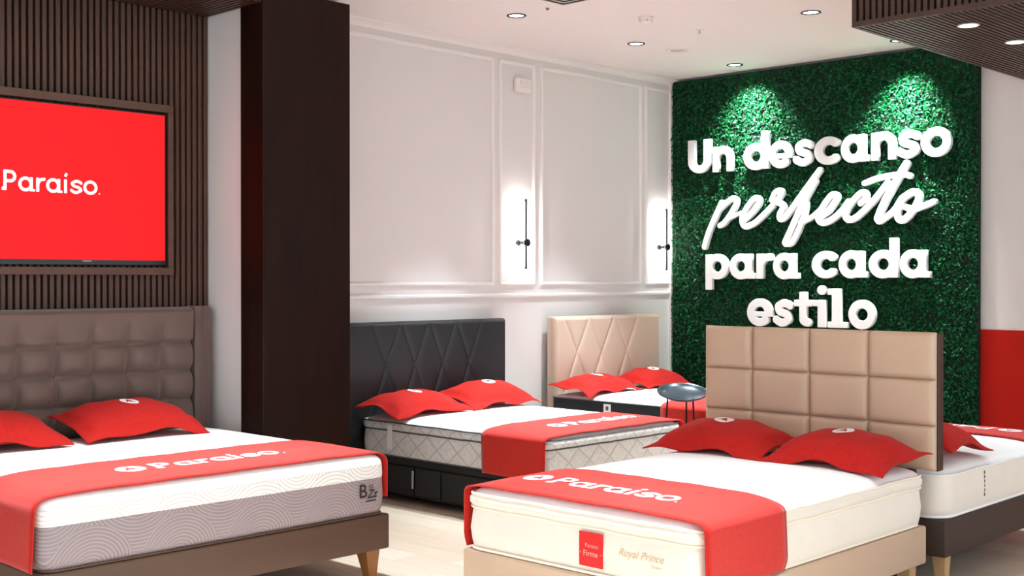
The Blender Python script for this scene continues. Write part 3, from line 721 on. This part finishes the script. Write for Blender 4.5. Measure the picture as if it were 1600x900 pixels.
        ring_stack('top_panel', W_, L_, rc, [(0.002, z2)] + [(i_, z_) for i_, z_ in top[2:]], 'knit_white', t, cap_top=True, zf=crown)
    return t
def make_base(B, m, legm, label, z0=0.20, leg_w=0.085, legs=True, over=0.012):
    t = tag(empty('bed', B.loc, B.rz), label, 'bed', 'display bed frames'); W_, L_ = B.W + 2 * over, B.L
    bm = bmesh.new(); add_box(bm, -W_ / 2, W_ / 2, -over, L_, z0, B.zb); bmesh.ops.bevel(bm, geom=bm.edges[:], offset=0.012, segments=3, profile=0.5, affect='EDGES')
    from_bm('body', bm, m, t, True)
    if legs:
        for sx in (-1, 1):
            for yy_ in (0.10, L_ - 0.10):
                x0 = sx * (W_ / 2 - 0.07); dy = 1 if yy_ < 1 else -1; a = leg_w / 2; b = 0.022
                bm = bmesh.new(); tx, ty = x0 + sx * 0.012, yy_ - dy * 0.012
                lo = [bm.verts.new((tx + q * b, ty + s * b, 0)) for q, s in ((-1, -1), (1, -1), (1, 1), (-1, 1))]
                hi = [bm.verts.new((x0 + q * a, yy_ + s * a, z0 + 0.0)) for q, s in ((-1, -1), (1, -1), (1, 1), (-1, 1))]
                bm.faces.new(lo[::-1]); bm.faces.new(hi)
                for k in range(4): bm.faces.new((lo[k], lo[(k + 1) % 4], hi[(k + 1) % 4], hi[k]))
                from_bm('leg', bm, legm, t)
    return t
def make_runner(B, label, y0=0.02, wid=0.61, dropL=None, dropR=None, seed=1.0, tuck=0.0, tx=0.0, ty=0.27, lab_flip=False):
    """red cloth band over the foot of the mattress: follows the crown, rounds the edges, hangs down both sides"""
    t = tag(empty('bed_runner', B.loc, B.rz), label, 'bed runner', 'red bed runners'); fn = top_fn(B)
    hw_ = B.W / 2 + 0.015; r = B.er + 0.012 if B is B1 else 0.032; ytop = lambda x, y: fn(max(-B.W / 2, min(B.W / 2, x)), max(y, 0.055)) + 0.006
    path = []                                # (x, fixed z or None, along)
    dl = (B.zt - B.zb) if dropL is None else dropL; dr = (B.zt - B.zb) if dropR is None else dropR
    def side(sx, drop):
        pts = []
        nd = 12
        for k in range(nd + 1):
            z = B.zt - drop + (drop - r) * k / nd; pts.append((sx * hw_, z, 1 - k / nd))
        for k in range(1, 7):
            q = PI / 2 * k / 7; pts.append((sx * (hw_ - r + r * math.cos(q)), B.zt - r + r * math.sin(q), 0))
        return pts
    Lf = side(-1, dl); Rt = side(1, dr)[::-1]
    mid = [(-hw_ + r + (2 * hw_ - 2 * r) * k / 40, None, 0) for k in range(41)]
    path = Lf + mid + Rt
    ny_ = 15; v = []
    for j in range(ny_):
        yy_ = y0 + wid * j / (ny_ - 1)
        for i, (x_, z_, dn) in enumerate(path):
            s = math.sin(yy_ * 9 + seed * 3 + x_ * 2); sg = 1 if x_ > 0 else -1
            if z_ is None:
                zz_ = ytop(x_, yy_) + 0.0012 * math.sin(x_ * 21 + seed) * math.sin(yy_ * 17)
                xx, y2 = x_, yy_
            else:
                rise = fn(sg * (B.W / 2 - 0.0), yy_)
                blend = 0 if dn > 0 else 1
                zz_ = z_ + 0.006
                xx = x_ + sg * (0.004 + 0.010 * dn * (0.5 + 0.5 * s)) - sg * tuck * max(0, dn - 0.8) * 5 * 0.02
                y2 = yy_ + 0.008 * dn * math.sin(seed + yy_ * 4)
            if j == 0 and z_ is None: zz_ -= 0.004 * (0.5 + 0.5 * math.sin(x_ * 15 + seed * 2))
            v.append((xx, y2, zz_))
    n = len(path)
    o = pyd('cloth', v, grid_faces(n, ny_), 'red_cloth', t, True)
    sd = o.modifiers.new('thickness', 'SOLIDIFY'); sd.thickness = 0.006; sd.offset = 1.0
    for e, yy_ in (('hem', y0 + 0.012), ('hem', y0 + wid - 0.012)):
        hv = []; 
        for i, (x_, z_, dn) in enumerate(path):
            j = 0 if yy_ < y0 + 0.1 else ny_ - 1; b = Vector(v[j * n + i])
            sg = 1 if x_ > 0 else -1
            off = Vector((0, 0, 0.0062)) if z_ is None else Vector((sg * 0.0062, 0, 0.003))
            for dy in (-0.0015, 0.0015): hv.append((b.x + off.x, yy_ + (b.y - (y0 if j == 0 else y0 + wid)) + dy, b.z + off.z))
        pyd(e, hv, [(2 * i, 2 * i + 2, 2 * i + 3, 2 * i + 1) for i in range(n - 1)], 'wall_red', o)
    for ch, lps in LOCK:
        me = outline_mesh(lps, 0)
        bm = bmesh.new(); bm.from_mesh(me)
        for vv in bm.verts:
            x_, y_ = tx + vv.co.x, y0 + ty + vv.co.y; vv.co = (x_, y_, ytop(x_, y_) + 0.0085)
        bm.to_mesh(me); bm.free()
        link_mesh('printed_letter' if ch not in '@.' else ('printed_emblem' if ch == '@' else 'printed_mark'), me, 'white_print', o)
    return t
def make_pillow(B, cx, cy, label, w=0.78, d=0.50, yaw=0.0, tilt=0.10, up=0.115, dn=0.075, seed=0.0, zoff=0.0, logo=True):
    """flanged pillow: two stuffed faces with a flat border that droops at the corners; lies on the mattress"""
    fn = top_fn(B)
    t = tag(empty('pillow', B.loc, B.rz), label, 'pillow', 'red flanged pillows')
    nx_, ny_ = 45, 33; fl = 0.055; top = []; bot = []
    iw, idp = w / 2 - fl, d / 2 - fl
    z0 = fn(cx, cy) + dn + 0.004 + zoff
    def surf(a, b):
        x_, y_ = a * w / 2, b * d / 2
        pinch = 1 - 0.05 * (1 - b * b) * (abs(a) ** 3); x_ *= 1 - 0.04 * (1 - abs(b) ** 2) * abs(a) ** 2 ; y_ *= 1 - 0.10 * (1 - abs(a) ** 2) * abs(b) ** 2
        u_ = min(abs(x_) / iw, 1.0); v_ = min(abs(y_) / idp, 1.0)
        puff = max(0.0, (1 - u_ ** 2.2)) ** 0.56 * max(0.0, (1 - v_ ** 2.2)) ** 0.56
        edge = max(abs(a), abs(b))
        wav = 0.009 * math.sin(7 * a + 2.1 * seed) * math.cos(5 * b + seed) * edge + 0.005 * math.sin(13 * a * (1 + 0.2 * b) + seed * 3) * (0.3 + puff * 0.4)
        droop = -0.030 * (abs(a) * abs(b)) ** 2 - 0.030 * max(0.0, edge - 0.84) / 0.16 * (0.6 + 0.4 * math.sin(5 * a + 4 * b + seed))
        return x_, y_, puff, wav + droop
    ca, sa = math.cos(yaw), math.sin(yaw)
    for j in range(ny_):
        for i in range(nx_):
            a = -1 + 2 * i / (nx_ - 1); b = -1 + 2 * j / (ny_ - 1)
            x_, y_, p, e = surf(a, b)
            tl = tilt * (y_ + d / 2)
            X_ = cx + x_ * ca - y_ * sa; Y_ = cy + x_ * sa + y_ * ca
            fl_z = fn(min(max(X_, -B.W / 2), B.W / 2), Y_) if abs(X_) < B.W / 2 else B.zt - 0.02
            zt_ = z0 + tl + e + up * p; zl = z0 + tl + e - dn * p
            top.append((X_, Y_, max(zt_ + 0.003, fl_z + 0.008))); bot.append((X_, Y_, max(zl - 0.003, fl_z + 0.002)))
    n = nx_ * ny_; f = grid_faces(nx_, ny_) + grid_faces(nx_, ny_, n, True)
    rim = [i for i in range(nx_)] + [j * nx_ + nx_ - 1 for j in range(1, ny_)] + [(ny_ - 1) * nx_ + i for i in range(nx_ - 2, -1, -1)] + [j * nx_ for j in range(ny_ - 2, 0, -1)]
    for k, a in enumerate(rim):
        b = rim[(k + 1) % len(rim)]; f.append((b, a, a + n, b + n))
    cov = pyd('cover', top + bot, f, 'red_pillow', t, True)
    def zat(x_, y_):                            # sample the top surface
        a = max(-1, min(1, x_ / (w / 2))); b = max(-1, min(1, y_ / (d / 2)))
        gi = min(int((a + 1) / 2 * (nx_ - 1)), nx_ - 2); gj = min(int((b + 1) / 2 * (ny_ - 1)), ny_ - 2)
        fa = (a + 1) / 2 * (nx_ - 1) - gi; fb = (b + 1) / 2 * (ny_ - 1) - gj
        g = lambda q, s: top[s * nx_ + q][2]
        return (g(gi, gj) * (1 - fa) + g(gi + 1, gj) * fa) * (1 - fb) + (g(gi, gj + 1) * (1 - fa) + g(gi + 1, gj + 1) * fa) * fb
    if logo:
        R_ = 0.058; lps = contours(glyph('@', 0.13), 0.05); s = R_ / 0.71; 
        me = outline_mesh([[((px - 0.71) * s, (py - 0.71) * s) for px, py in lp] for lp in lps], 0)
        bm = bmesh.new(); bm.from_mesh(me); bmesh.ops.triangulate(bm, faces=bm.faces); bmesh.ops.subdivide_edges(bm, edges=[e for e in bm.edges if e.calc_length() > 0.02], cuts=2, use_grid_fill=True)
        for vv in bm.verts:
            x_, y_ = vv.co.x, vv.co.y
            vv.co = (cx + x_ * ca - y_ * sa, cy + x_ * sa + y_ * ca, zat(x_, y_) + 0.0025)
        bm.to_mesh(me); bm.free(); link_mesh('printed_emblem', me, 'white_print', cov)
    return t

# ================================================================== HEADBOARDS
def relief_board(name, t, w, z0, z1, depth, relief, m, nx_, nz_, edge=0.03):
    """upholstered slab: front is a height field relief(x, z) >= 0 (towards -y), flat back at y = depth"""
    v = []; f = []
    for j in range(nz_):
        for i in range(nx_):
            x_ = -w / 2 + w * i / (nx_ - 1); z_ = z0 + (z1 - z0) * j / (nz_ - 1)
            ex = min(w / 2 - abs(x_), z1 - z_); rd = 0.0
            if ex < edge: rd = edge * (1 - math.sqrt(max(0, 1 - (1 - ex / edge) ** 2)))
            v.append((x_, min(depth * 0.9, rd * 0.9) - relief(x_, z_) * min(1, ex / edge), z_))
    f += grid_faces(nx_, nz_)
    n = len(v); rim = [i for i in range(nx_)] + [j * nx_ + nx_ - 1 for j in range(1, nz_)] + [(nz_ - 1) * nx_ + i for i in range(nx_ - 2, -1, -1)] + [j * nx_ for j in range(nz_ - 2, 0, -1)]
    for a in rim: v.append((v[a][0], depth, v[a][2]))
    for k in range(len(rim)):
        k2 = (k + 1) % len(rim); f.append((rim[k2], rim[k], n + k, n + k2))
    f.append(tuple(n + k for k in range(len(rim))))
    return pyd(name, v, f, m, t, True)
def dseg(px, pz, a, b):
    dx, dz = b[0] - a[0], b[1] - a[1]; L2 = dx * dx + dz * dz; t = max(0, min(1, ((px - a[0]) * dx + (pz - a[1]) * dz) / L2))
    return math.hypot(px - a[0] - t * dx, pz - a[1] - t * dz)

# ---------------------------------------------------------------- bed 1: taupe, under the television
B1 = Bed(); B1.W = 1.99; B1.L = 1.87; B1.zb = 0.39; B1.zt = 0.715; B1.crown = 0.035; B1.er = 0.045
B1.loc = (3.425, 5.21, 0); B1.rz = 0.0
make_base(B1, 'taupe_base', 'leg_wood', 'taupe upholstered bed base with tapered wooden legs below the television', 0.195, 0.10)
t1 = make_mattress(B1, 'arcs', 'thick white and lilac mattress with knitted arc pattern on the taupe base')
# stitched wordmark at the right end of the foot side
def stitched(me, t, cx, z, m, name, y=-0.0075):
    me.transform(Matrix(((1, 0, 0, cx), (0, 0, -1, y), (0, 1, 0, z), (0, 0, 0, 1)))); return link_mesh(name, me, m, t)
stitched(text_mesh('B', 0.105, 0, 0.001), t1, 0.818, 0.500, 'ink', 'stitched_letter', -0.010); stitched(text_mesh('io', 0.045), t1, 0.874, 0.545, 'ink', 'stitched_letter', -0.010)
stitched(text_mesh('Zz', 0.065, 0.3, 0.001), t1, 0.880, 0.494, 'ink', 'stitched_letter', -0.010); box('stitched_line', 0.84, 0.91, -0.0105, -0.004, 0.474, 0.479, 'ink', t1)
make_runner(B1, 'red runner with white print across the lilac-sided mattress', 0.02, 0.62, None, 0.245, 1.3, 0.0, 0.0)
hb = tag(empty('headboard', (3.30, 7.165, 0)), 'tall taupe button-tufted headboard under the television', 'headboard')
hw1 = 4.50 - 3.30; cw = 0.238; rh = 0.19; ztop1 = 1.515; zrow = 1.515 - 0.225; xoff = hw1 - 0.13 - 0.235
def tuft(x_, z_):
    if x_ > hw1 - 0.13 or x_ < -hw1 + 0.13: return 0.0
    a = ((x_ - xoff) / cw) % 1.0; a = 2 * abs(a - 0.5)            # 1 on the crease
    b = ((z_ - zrow) / rh) % 1.0; b = 2 * abs(b - 0.5)
    if x_ > xoff + 0.14: a = min(a, 0.6)
    pa = 1 - a ** 2.4; pb = 1 - b ** 2.4
    if z_ > zrow:
        f = min(1, (z_ - zrow) / 0.16); pb = 1 - max(0, 1 - (z_ - zrow) / 0.012) ** 1 if z_ < zrow + 0.012 else 1; pa = pa * (1 - f) + f
    k = (a * b) ** 14 if z_ < zrow + 0.06 else 0
    return 0.002 + 0.080 * (max(0, pa) ** 0.5) * (max(0, pb) ** 0.5) - 0.004 * k
tp = relief_board('tufted_panel', hb, (hw1 - 0.13) * 2, 0.30, ztop1, 0.072, tuft, 'taupe_fabric', 190, 100, 0.02)
for sx in (-1, 1):
    box('wing', sx * (hw1 - 0.122), sx * hw1, -0.045, 0.072, 0.0, ztop1 + 0.004, 'taupe_fabric', hb, 0.010, 3)
    cyl('piping', (sx * (hw1 - 0.062), -0.046, 0.03), (sx * (hw1 - 0.062), -0.046, ztop1 - 0.004), 0.006, 0.006, 'taupe_fabric', hb, 8)
box('kick_panel', -hw1 + 0.13, hw1 - 0.13, 0.02, 0.072, 0.0, 0.30, 'taupe_fabric', hb)
for cxi in range(-8, 9):
    x_ = xoff + cxi * cw
    if abs(x_) > hw1 - 0.14: continue
    for r_ in range(4):
        z_ = zrow - r_ * rh
        o = lathe('button', [(0.011, 0), (0.009, 0.005), (0.0, 0.008)], 'taupe_fabric', tp, 10); o.rotation_euler = (PI / 2, 0, 0); o.location = (x_, -0.001, z_)
make_pillow(B1, 0.30, 1.59, 'plump red pillow nearest the pale wall strip on the taupe bed', 0.80, 0.52, 0.0, 0.20, 0.095, 0.055, 1.0)
make_pillow(B1, -0.58, 1.59, 'red pillow at the left picture edge on the taupe bed', 0.80, 0.52, 0.0, 0.20, 0.09, 0.055, 2.2)

# ---------------------------------------------------------------- bed 2: black
B2 = Bed(); B2.W = 1.53; B2.L = 1.98; B2.zb = 0.34; B2.zt = 0.615; B2.crown = 0.03; B2.er = 0.05
B2.loc = (6.835, 5.49, 0); B2.rz = 0.0
bb = tag(empty('bed', B2.loc), 'black storage bed base with drawers and chrome handle on casters', 'bed', 'display bed frames')
bw = B2.W / 2
box('body', -bw + 0.012, bw - 0.012, 0.01, B2.L, 0.055, B2.zb, 'black_base', bb, 0.008, 2)
for sx in (-1, 1):
    for k, (ya, yb_) in enumerate(((0.03, 1.045), (1.06, 1.335), (1.37, 1.95))):
        dr = box('drawer_front', sx * (bw - 0.012), sx * (bw + 0.004), ya, yb_, 0.075, B2.zb - 0.055, 'black_base', bb, 0.006, 2)
    dh = box('handle', sx * (bw - 0.008), sx * (bw + 0.016), 1.342, 1.362, 0.125, 0.265, 'chrome', dr, 0.004, 2)
box('top_rail', -bw, bw, 0.0, B2.L, B2.zb - 0.045, B2.zb, 'black_base', bb, 0.006, 2)
for sx in (-1, 1):
    for yy_ in (0.16, 0.80, 1.75):
        cyl('caster', (sx * (bw - 0.05) - 0.02, yy_, 0.036), (sx * (bw - 0.05) + 0.02, yy_, 0.036), 0.036, 0.036, 'caster_grey', bb, 18)
        box('caster_fork', sx * (bw - 0.05) - 0.026, sx * (bw - 0.05) + 0.026, yy_ - 0.02, yy_ + 0.02, 0.036, 0.056, 'black_metal', bb)
make_mattress(B2, 'quilt', 'grey quilted pillow-top mattress with dark piping on the black base', 0.08)
make_runner(B2, 'red runner over the foot of the grey quilted mattress', 0.0, 0.61, 0.29, 0.25, 2.2, 0.0, 0.05)
h2 = tag(empty('headboard', (6.82, 7.505, 0)), 'black diamond-stitched headboard against the panelled wall', 'headboard')
def diamonds(btn, zb_, ztp, zlow, half, A, sig):
    segs = []
    for b in btn:
        for s in (-1, 1): segs += [((b, zb_), (b + s * half, ztp)), ((b, zb_), (b + s * half, zlow))]
    def rel(x_, z_):
        d = min(dseg(x_, z_, a, b) for a, b in segs); q = min(math.hypot(x_ - b, z_ - zb_) for b in btn)
        return A * (1 - 0.75 * math.exp(-(d / sig) ** 1.0)) - 0.006 * math.exp(-(q / 0.02) ** 2)
    return rel
pp = relief_board('padded_panel', h2, 1.84, 0.35, 1.352, 0.085, diamonds((-0.465, -0.155, 0.155, 0.465), 1.0, 1.36, 0.62, 0.155, 0.022, 0.014), 'black_leather', 200, 110, 0.025)
for b in (-0.465, -0.155, 0.155, 0.465):
    o = lathe('button', [(0.014, 0), (0.011, 0.007), (0.0, 0.010)], 'black_leather', pp, 12); o.rotation_euler = (PI / 2, 0, 0); o.location = (b, 0.0, 1.0)
for sx in (-0.6, 0.6): box('leg', sx - 0.04, sx + 0.04, 0.03, 0.08, 0.0, 0.36, 'black_base', h2)
make_pillow(B2, -0.455, 1.69, 'red pillow beside the dark column on the grey quilted mattress', 0.80, 0.50, 0.02, 0.14, 0.085, 0.05, 3.1)
make_pillow(B2, 0.37, 1.69, 'red pillow on the right half of the grey quilted mattress', 0.80, 0.50, -0.02, 0.18, 0.10, 0.05, 4.4)

# ---------------------------------------------------------------- bed 3: beige, in the corner
B3 = Bed(); B3.W = 1.50; B3.L = 1.93; B3.zb = 0.42; B3.zt = 0.635; B3.crown = 0.03; B3.er = 0.04
B3.loc = (9.04, 5.53, 0); B3.rz = 0.0
make_base(B3, 'black_base', 'pale_leg_wood', 'dark bed base in the corner beside the hedge', 0.16, 0.07)
t3 = make_mattress(B3, 'navy', 'white-topped mattress with dark navy border in the corner by the hedge', 0.06)
# cloth tag on the long side
o = box('care_tag', -0.7525, -0.7495, 1.22, 1.30, 0.52, 0.60, 'white_print', t3)
o = box('care_tag_print', -0.754, -0.7525, 1.245, 1.275, 0.545, 0.58, 'caster_grey', t3)
make_runner(B3, 'red runner on the corner mattress behind the round side table', 0.0, 0.66, 0.20, 0.20, 3.7)
h3 = tag(empty('headboard', (9.19, 7.505, 0)), 'pale beige diamond-stitched headboard in the corner by the hedge', 'headboard')
pp = relief_board('padded_panel', h3, 1.60, 0.30, 1.35, 0.085, diamonds((-0.49, -0.12, 0.26, ), 1.005, 1.35, 0.62, 0.188, 0.022, 0.014), 'beige_leather', 190, 110, 0.03)
for b in (-0.49, -0.12, 0.26):
    o = lathe('button', [(0.013, 0), (0.010, 0.006), (0.0, 0.009)], 'beige_leather', pp, 12); o.rotation_euler = (PI / 2, 0, 0); o.location = (b, 0.0, 1.005)
for sx in (-0.6, 0.6): box('leg', sx - 0.04, sx + 0.04, 0.03, 0.08, 0.0, 0.31, 'black_base', h3)
make_pillow(B3, -0.41, 1.66, 'red pillow in front of the pale beige headboard, nearer the black headboard', 0.82, 0.48, 0.03, 0.13, 0.08, 0.04, 5.3)
make_pillow(B3, 0.44, 1.66, 'red pillow on the corner bed closest to the hedge', 0.72, 0.48, -0.03, 0.16, 0.085, 0.04, 6.2)

# ---------------------------------------------------------------- bed 4: cream, foreground
B4 = Bed(); B4.W = 1.36; B4.L = 2.05; B4.zb = 0.40; B4.zt = 0.69; B4.crown = 0.035; B4.er = 0.05
B4.loc = (4.085, 3.545, 0); B4.rz = -PI / 2
make_base(B4, 'tan_leather', 'pale_leg_wood', 'beige leather bed base under the cream mattress in the foreground', 0.20, 0.08)
t4 = make_mattress(B4, 'cream', 'cream pillow-top mattress with red label in the foreground', 0.075)
lab = box('red_label', 0.050, 0.180, -0.0125, -0.004, 0.440, 0.590, 'red_label', t4); tag(lab, 'red stitched label with pale print')
s = text_mesh('Paraíso', 0.026); stitched(s, lab, 0.122, 0.524, 'pink_print', 'label_print', -0.0132)
s = text_mesh('· Firme ·', 0.036, 0.0, 0.0004); stitched(s, lab, 0.115, 0.486, 'pink_print', 'label_print', -0.0132)
s = text_mesh('Royal Prince', 0.048, 0.4, -0.0003); stitched(s, t4, 0.385, 0.515, 'gold_thread', 'embroidery', -0.0078)
s = text_mesh('Paraíso', 0.018, 0.2); stitched(s, t4, 0.47, 0.488, 'gold_thread', 'embroidery', -0.0078)
make_runner(B4, 'red runner with white emblem over the foot of the cream mattress', 0.01, 0.62, 0.287, 0.287, 0.4, 1.0, -0.06, 0.255)
h4 = tag(empty('headboard', (6.205, 3.568, 0), -PI / 2), 'large beige leather headboard of square pads behind the cream mattress', 'headboard')
w4 = 1.464; z40 = 0.68; z41 = 1.418; cols = 4; cwid = w4 / cols; rows = [z40, z41 - 0.49, z41 - 0.235, z41]
rows = [z40, on_x(1330, 655, 6.2).z, on_x(1330, 586, 6.2).z, z41]
box('board', -w4 / 2 + 0.004, w4 / 2 - 0.004, 0.0, 0.018, z40, z41 - 0.004, 'tan_leather', h4)
pc = {}
xs_ = [-w4 / 2] + [3.568 - on_x(u, 560, 6.2).y for u in (1176, 1265, 1357)] + [w4 / 2]
for i in range(4):
    for j in range(3):
        xa, xb_, za, zb_ = xs_[i], xs_[i + 1], rows[j], rows[j + 1]; nx_, nz_ = 15, 13; v = []; f = []
        for q in range(nz_):
            for p in range(nx_):
                a = -1 + 2 * p / (nx_ - 1); b = -1 + 2 * q / (nz_ - 1)
                a = math.copysign(abs(a) ** 0.6, a); b = math.copysign(abs(b) ** 0.6, b)
                hgt = (max(0, 1 - abs(a) ** 9) ** 0.5) * (max(0, 1 - abs(b) ** 9) ** 0.5)
                v.append(((xa + xb_) / 2 + a * ((xb_ - xa) / 2 - 0.0012), -0.004 - 0.024 * hgt, (za + zb_) / 2 + b * ((zb_ - za) / 2 - 0.0012)))
        f = grid_faces(nx_, nz_); n = len(v)
        rim = [k for k in range(nx_)] + [k * nx_ + nx_ - 1 for k in range(1, nz_)] + [(nz_ - 1) * nx_ + k for k in range(nx_ - 2, -1, -1)] + [k * nx_ for k in range(nz_ - 2, 0, -1)]
        for k in rim: v.append((v[k][0], 0.0, v[k][2]))
        for k in range(len(rim)): k2 = (k + 1) % len(rim); f.append((rim[k2], rim[k], n + k, n + k2))
        pyd('pad', v, f, 'tan_leather', h4, True)
for sx in (-0.5, 0.5): box('leg', sx - 0.04, sx + 0.04, 0.002, 0.018, 0.0, z40, 'brown_edge', h4)
make_pillow(B4, -0.395, 1.78, 'red pillow with white emblem at the left of the cream bed', 0.76, 0.54, 0.02, 0.10, 0.10, 0.04, 7.3)
make_pillow(B4, 0.355, 1.78, 'big red pillow at the right corner of the cream bed', 0.74, 0.54, -0.02, 0.10, 0.10, 0.04, 8.6)

# ---------------------------------------------------------------- bed 5: dark brown, back to back with the cream one
B5 = Bed(); B5.W = 1.42; B5.L = 2.0; B5.zb = 0.40; B5.zt = 0.655; B5.crown = 0.045; B5.er = 0.06
B5.loc = (6.31 + B5.L, 3.55, 0); B5.rz = PI / 2
make_base(B5, 'brown_base', 'pale_leg_wood', 'dark brown bed base at the right picture edge', 0.20, 0.075)
t5 = make_mattress(B5, 'plain', 'plain white mattress behind the large beige headboard', 0.11)
for k in range(6): box('handle_seam', -B5.W / 2 - 0.009, -B5.W / 2 - 0.002, 1.478, 1.482, 0.47 + k * 0.025, 0.488 + k * 0.025, 'vent_dark', t5)
make_runner(B5, 'red runner on the white mattress below the red wall', 0.03, 0.60, 0.22, 0.22, 5.1)
h5 = tag(empty('headboard', (6.228, 3.568, 0), PI / 2), 'thin dark brown headboard back to back with the beige one', 'headboard')
box('panel', -w4 / 2 - 0.004, w4 / 2 + 0.004, -0.062, 0.0, 0.675, 1.408, 'brown_edge', h5, 0.006, 2)
for sx in (-0.55, 0.55): box('leg', sx - 0.04, sx + 0.04, -0.05, -0.01, 0.0, 0.68, 'brown_edge', h5)
make_pillow(B5, -0.35, 1.62, 'red pillow behind the beige headboard, tip showing', 0.72, 0.56, 0.0, 0.1, 0.11, 0.06, 9.1)
make_pillow(B5, 0.38, 1.62, 'red pillow hidden behind the beige headboard on the white mattress', 0.72, 0.56, 0.0, 0.1, 0.11, 0.06, 9.9)

# ---------------------------------------------------------------- round side table
ZT = 0.79; c = on_z(1066, 613, ZT)
st = tag(empty('side_table', (c.x, c.y, 0)), 'round dark metal tray side table on thin legs between two beds', 'side table')
tr = lathe('tray', [(0.0, -0.040), (0.09, -0.036), (0.16, -0.022), (0.195, -0.004), (0.203, 0.010), (0.199, 0.011), (0.19, 0.0), (0.155, -0.016), (0.09, -0.029), (0.0, -0.033)], 'table_grey', st, 48)
tr.location = (0, 0, ZT); tr.rotation_euler = Matrix.Rotation(math.radians(15), 3, Vector((math.sin(AZ), -math.cos(AZ), 0))).to_euler()
for k in range(3):
    q = 2 * PI * k / 3 + 0.35
    cyl('leg', (0.12 * math.cos(q), 0.12 * math.sin(q), ZT - 0.03), (0.15 * math.cos(q), 0.17 * math.sin(q), 0.0), 0.007, 0.007, 'black_metal', st, 8)
lathe('lower_ring', [(0.150, 0.30), (0.156, 0.30), (0.156, 0.308), (0.150, 0.308), (0.150, 0.30)], 'black_metal', st, 32)
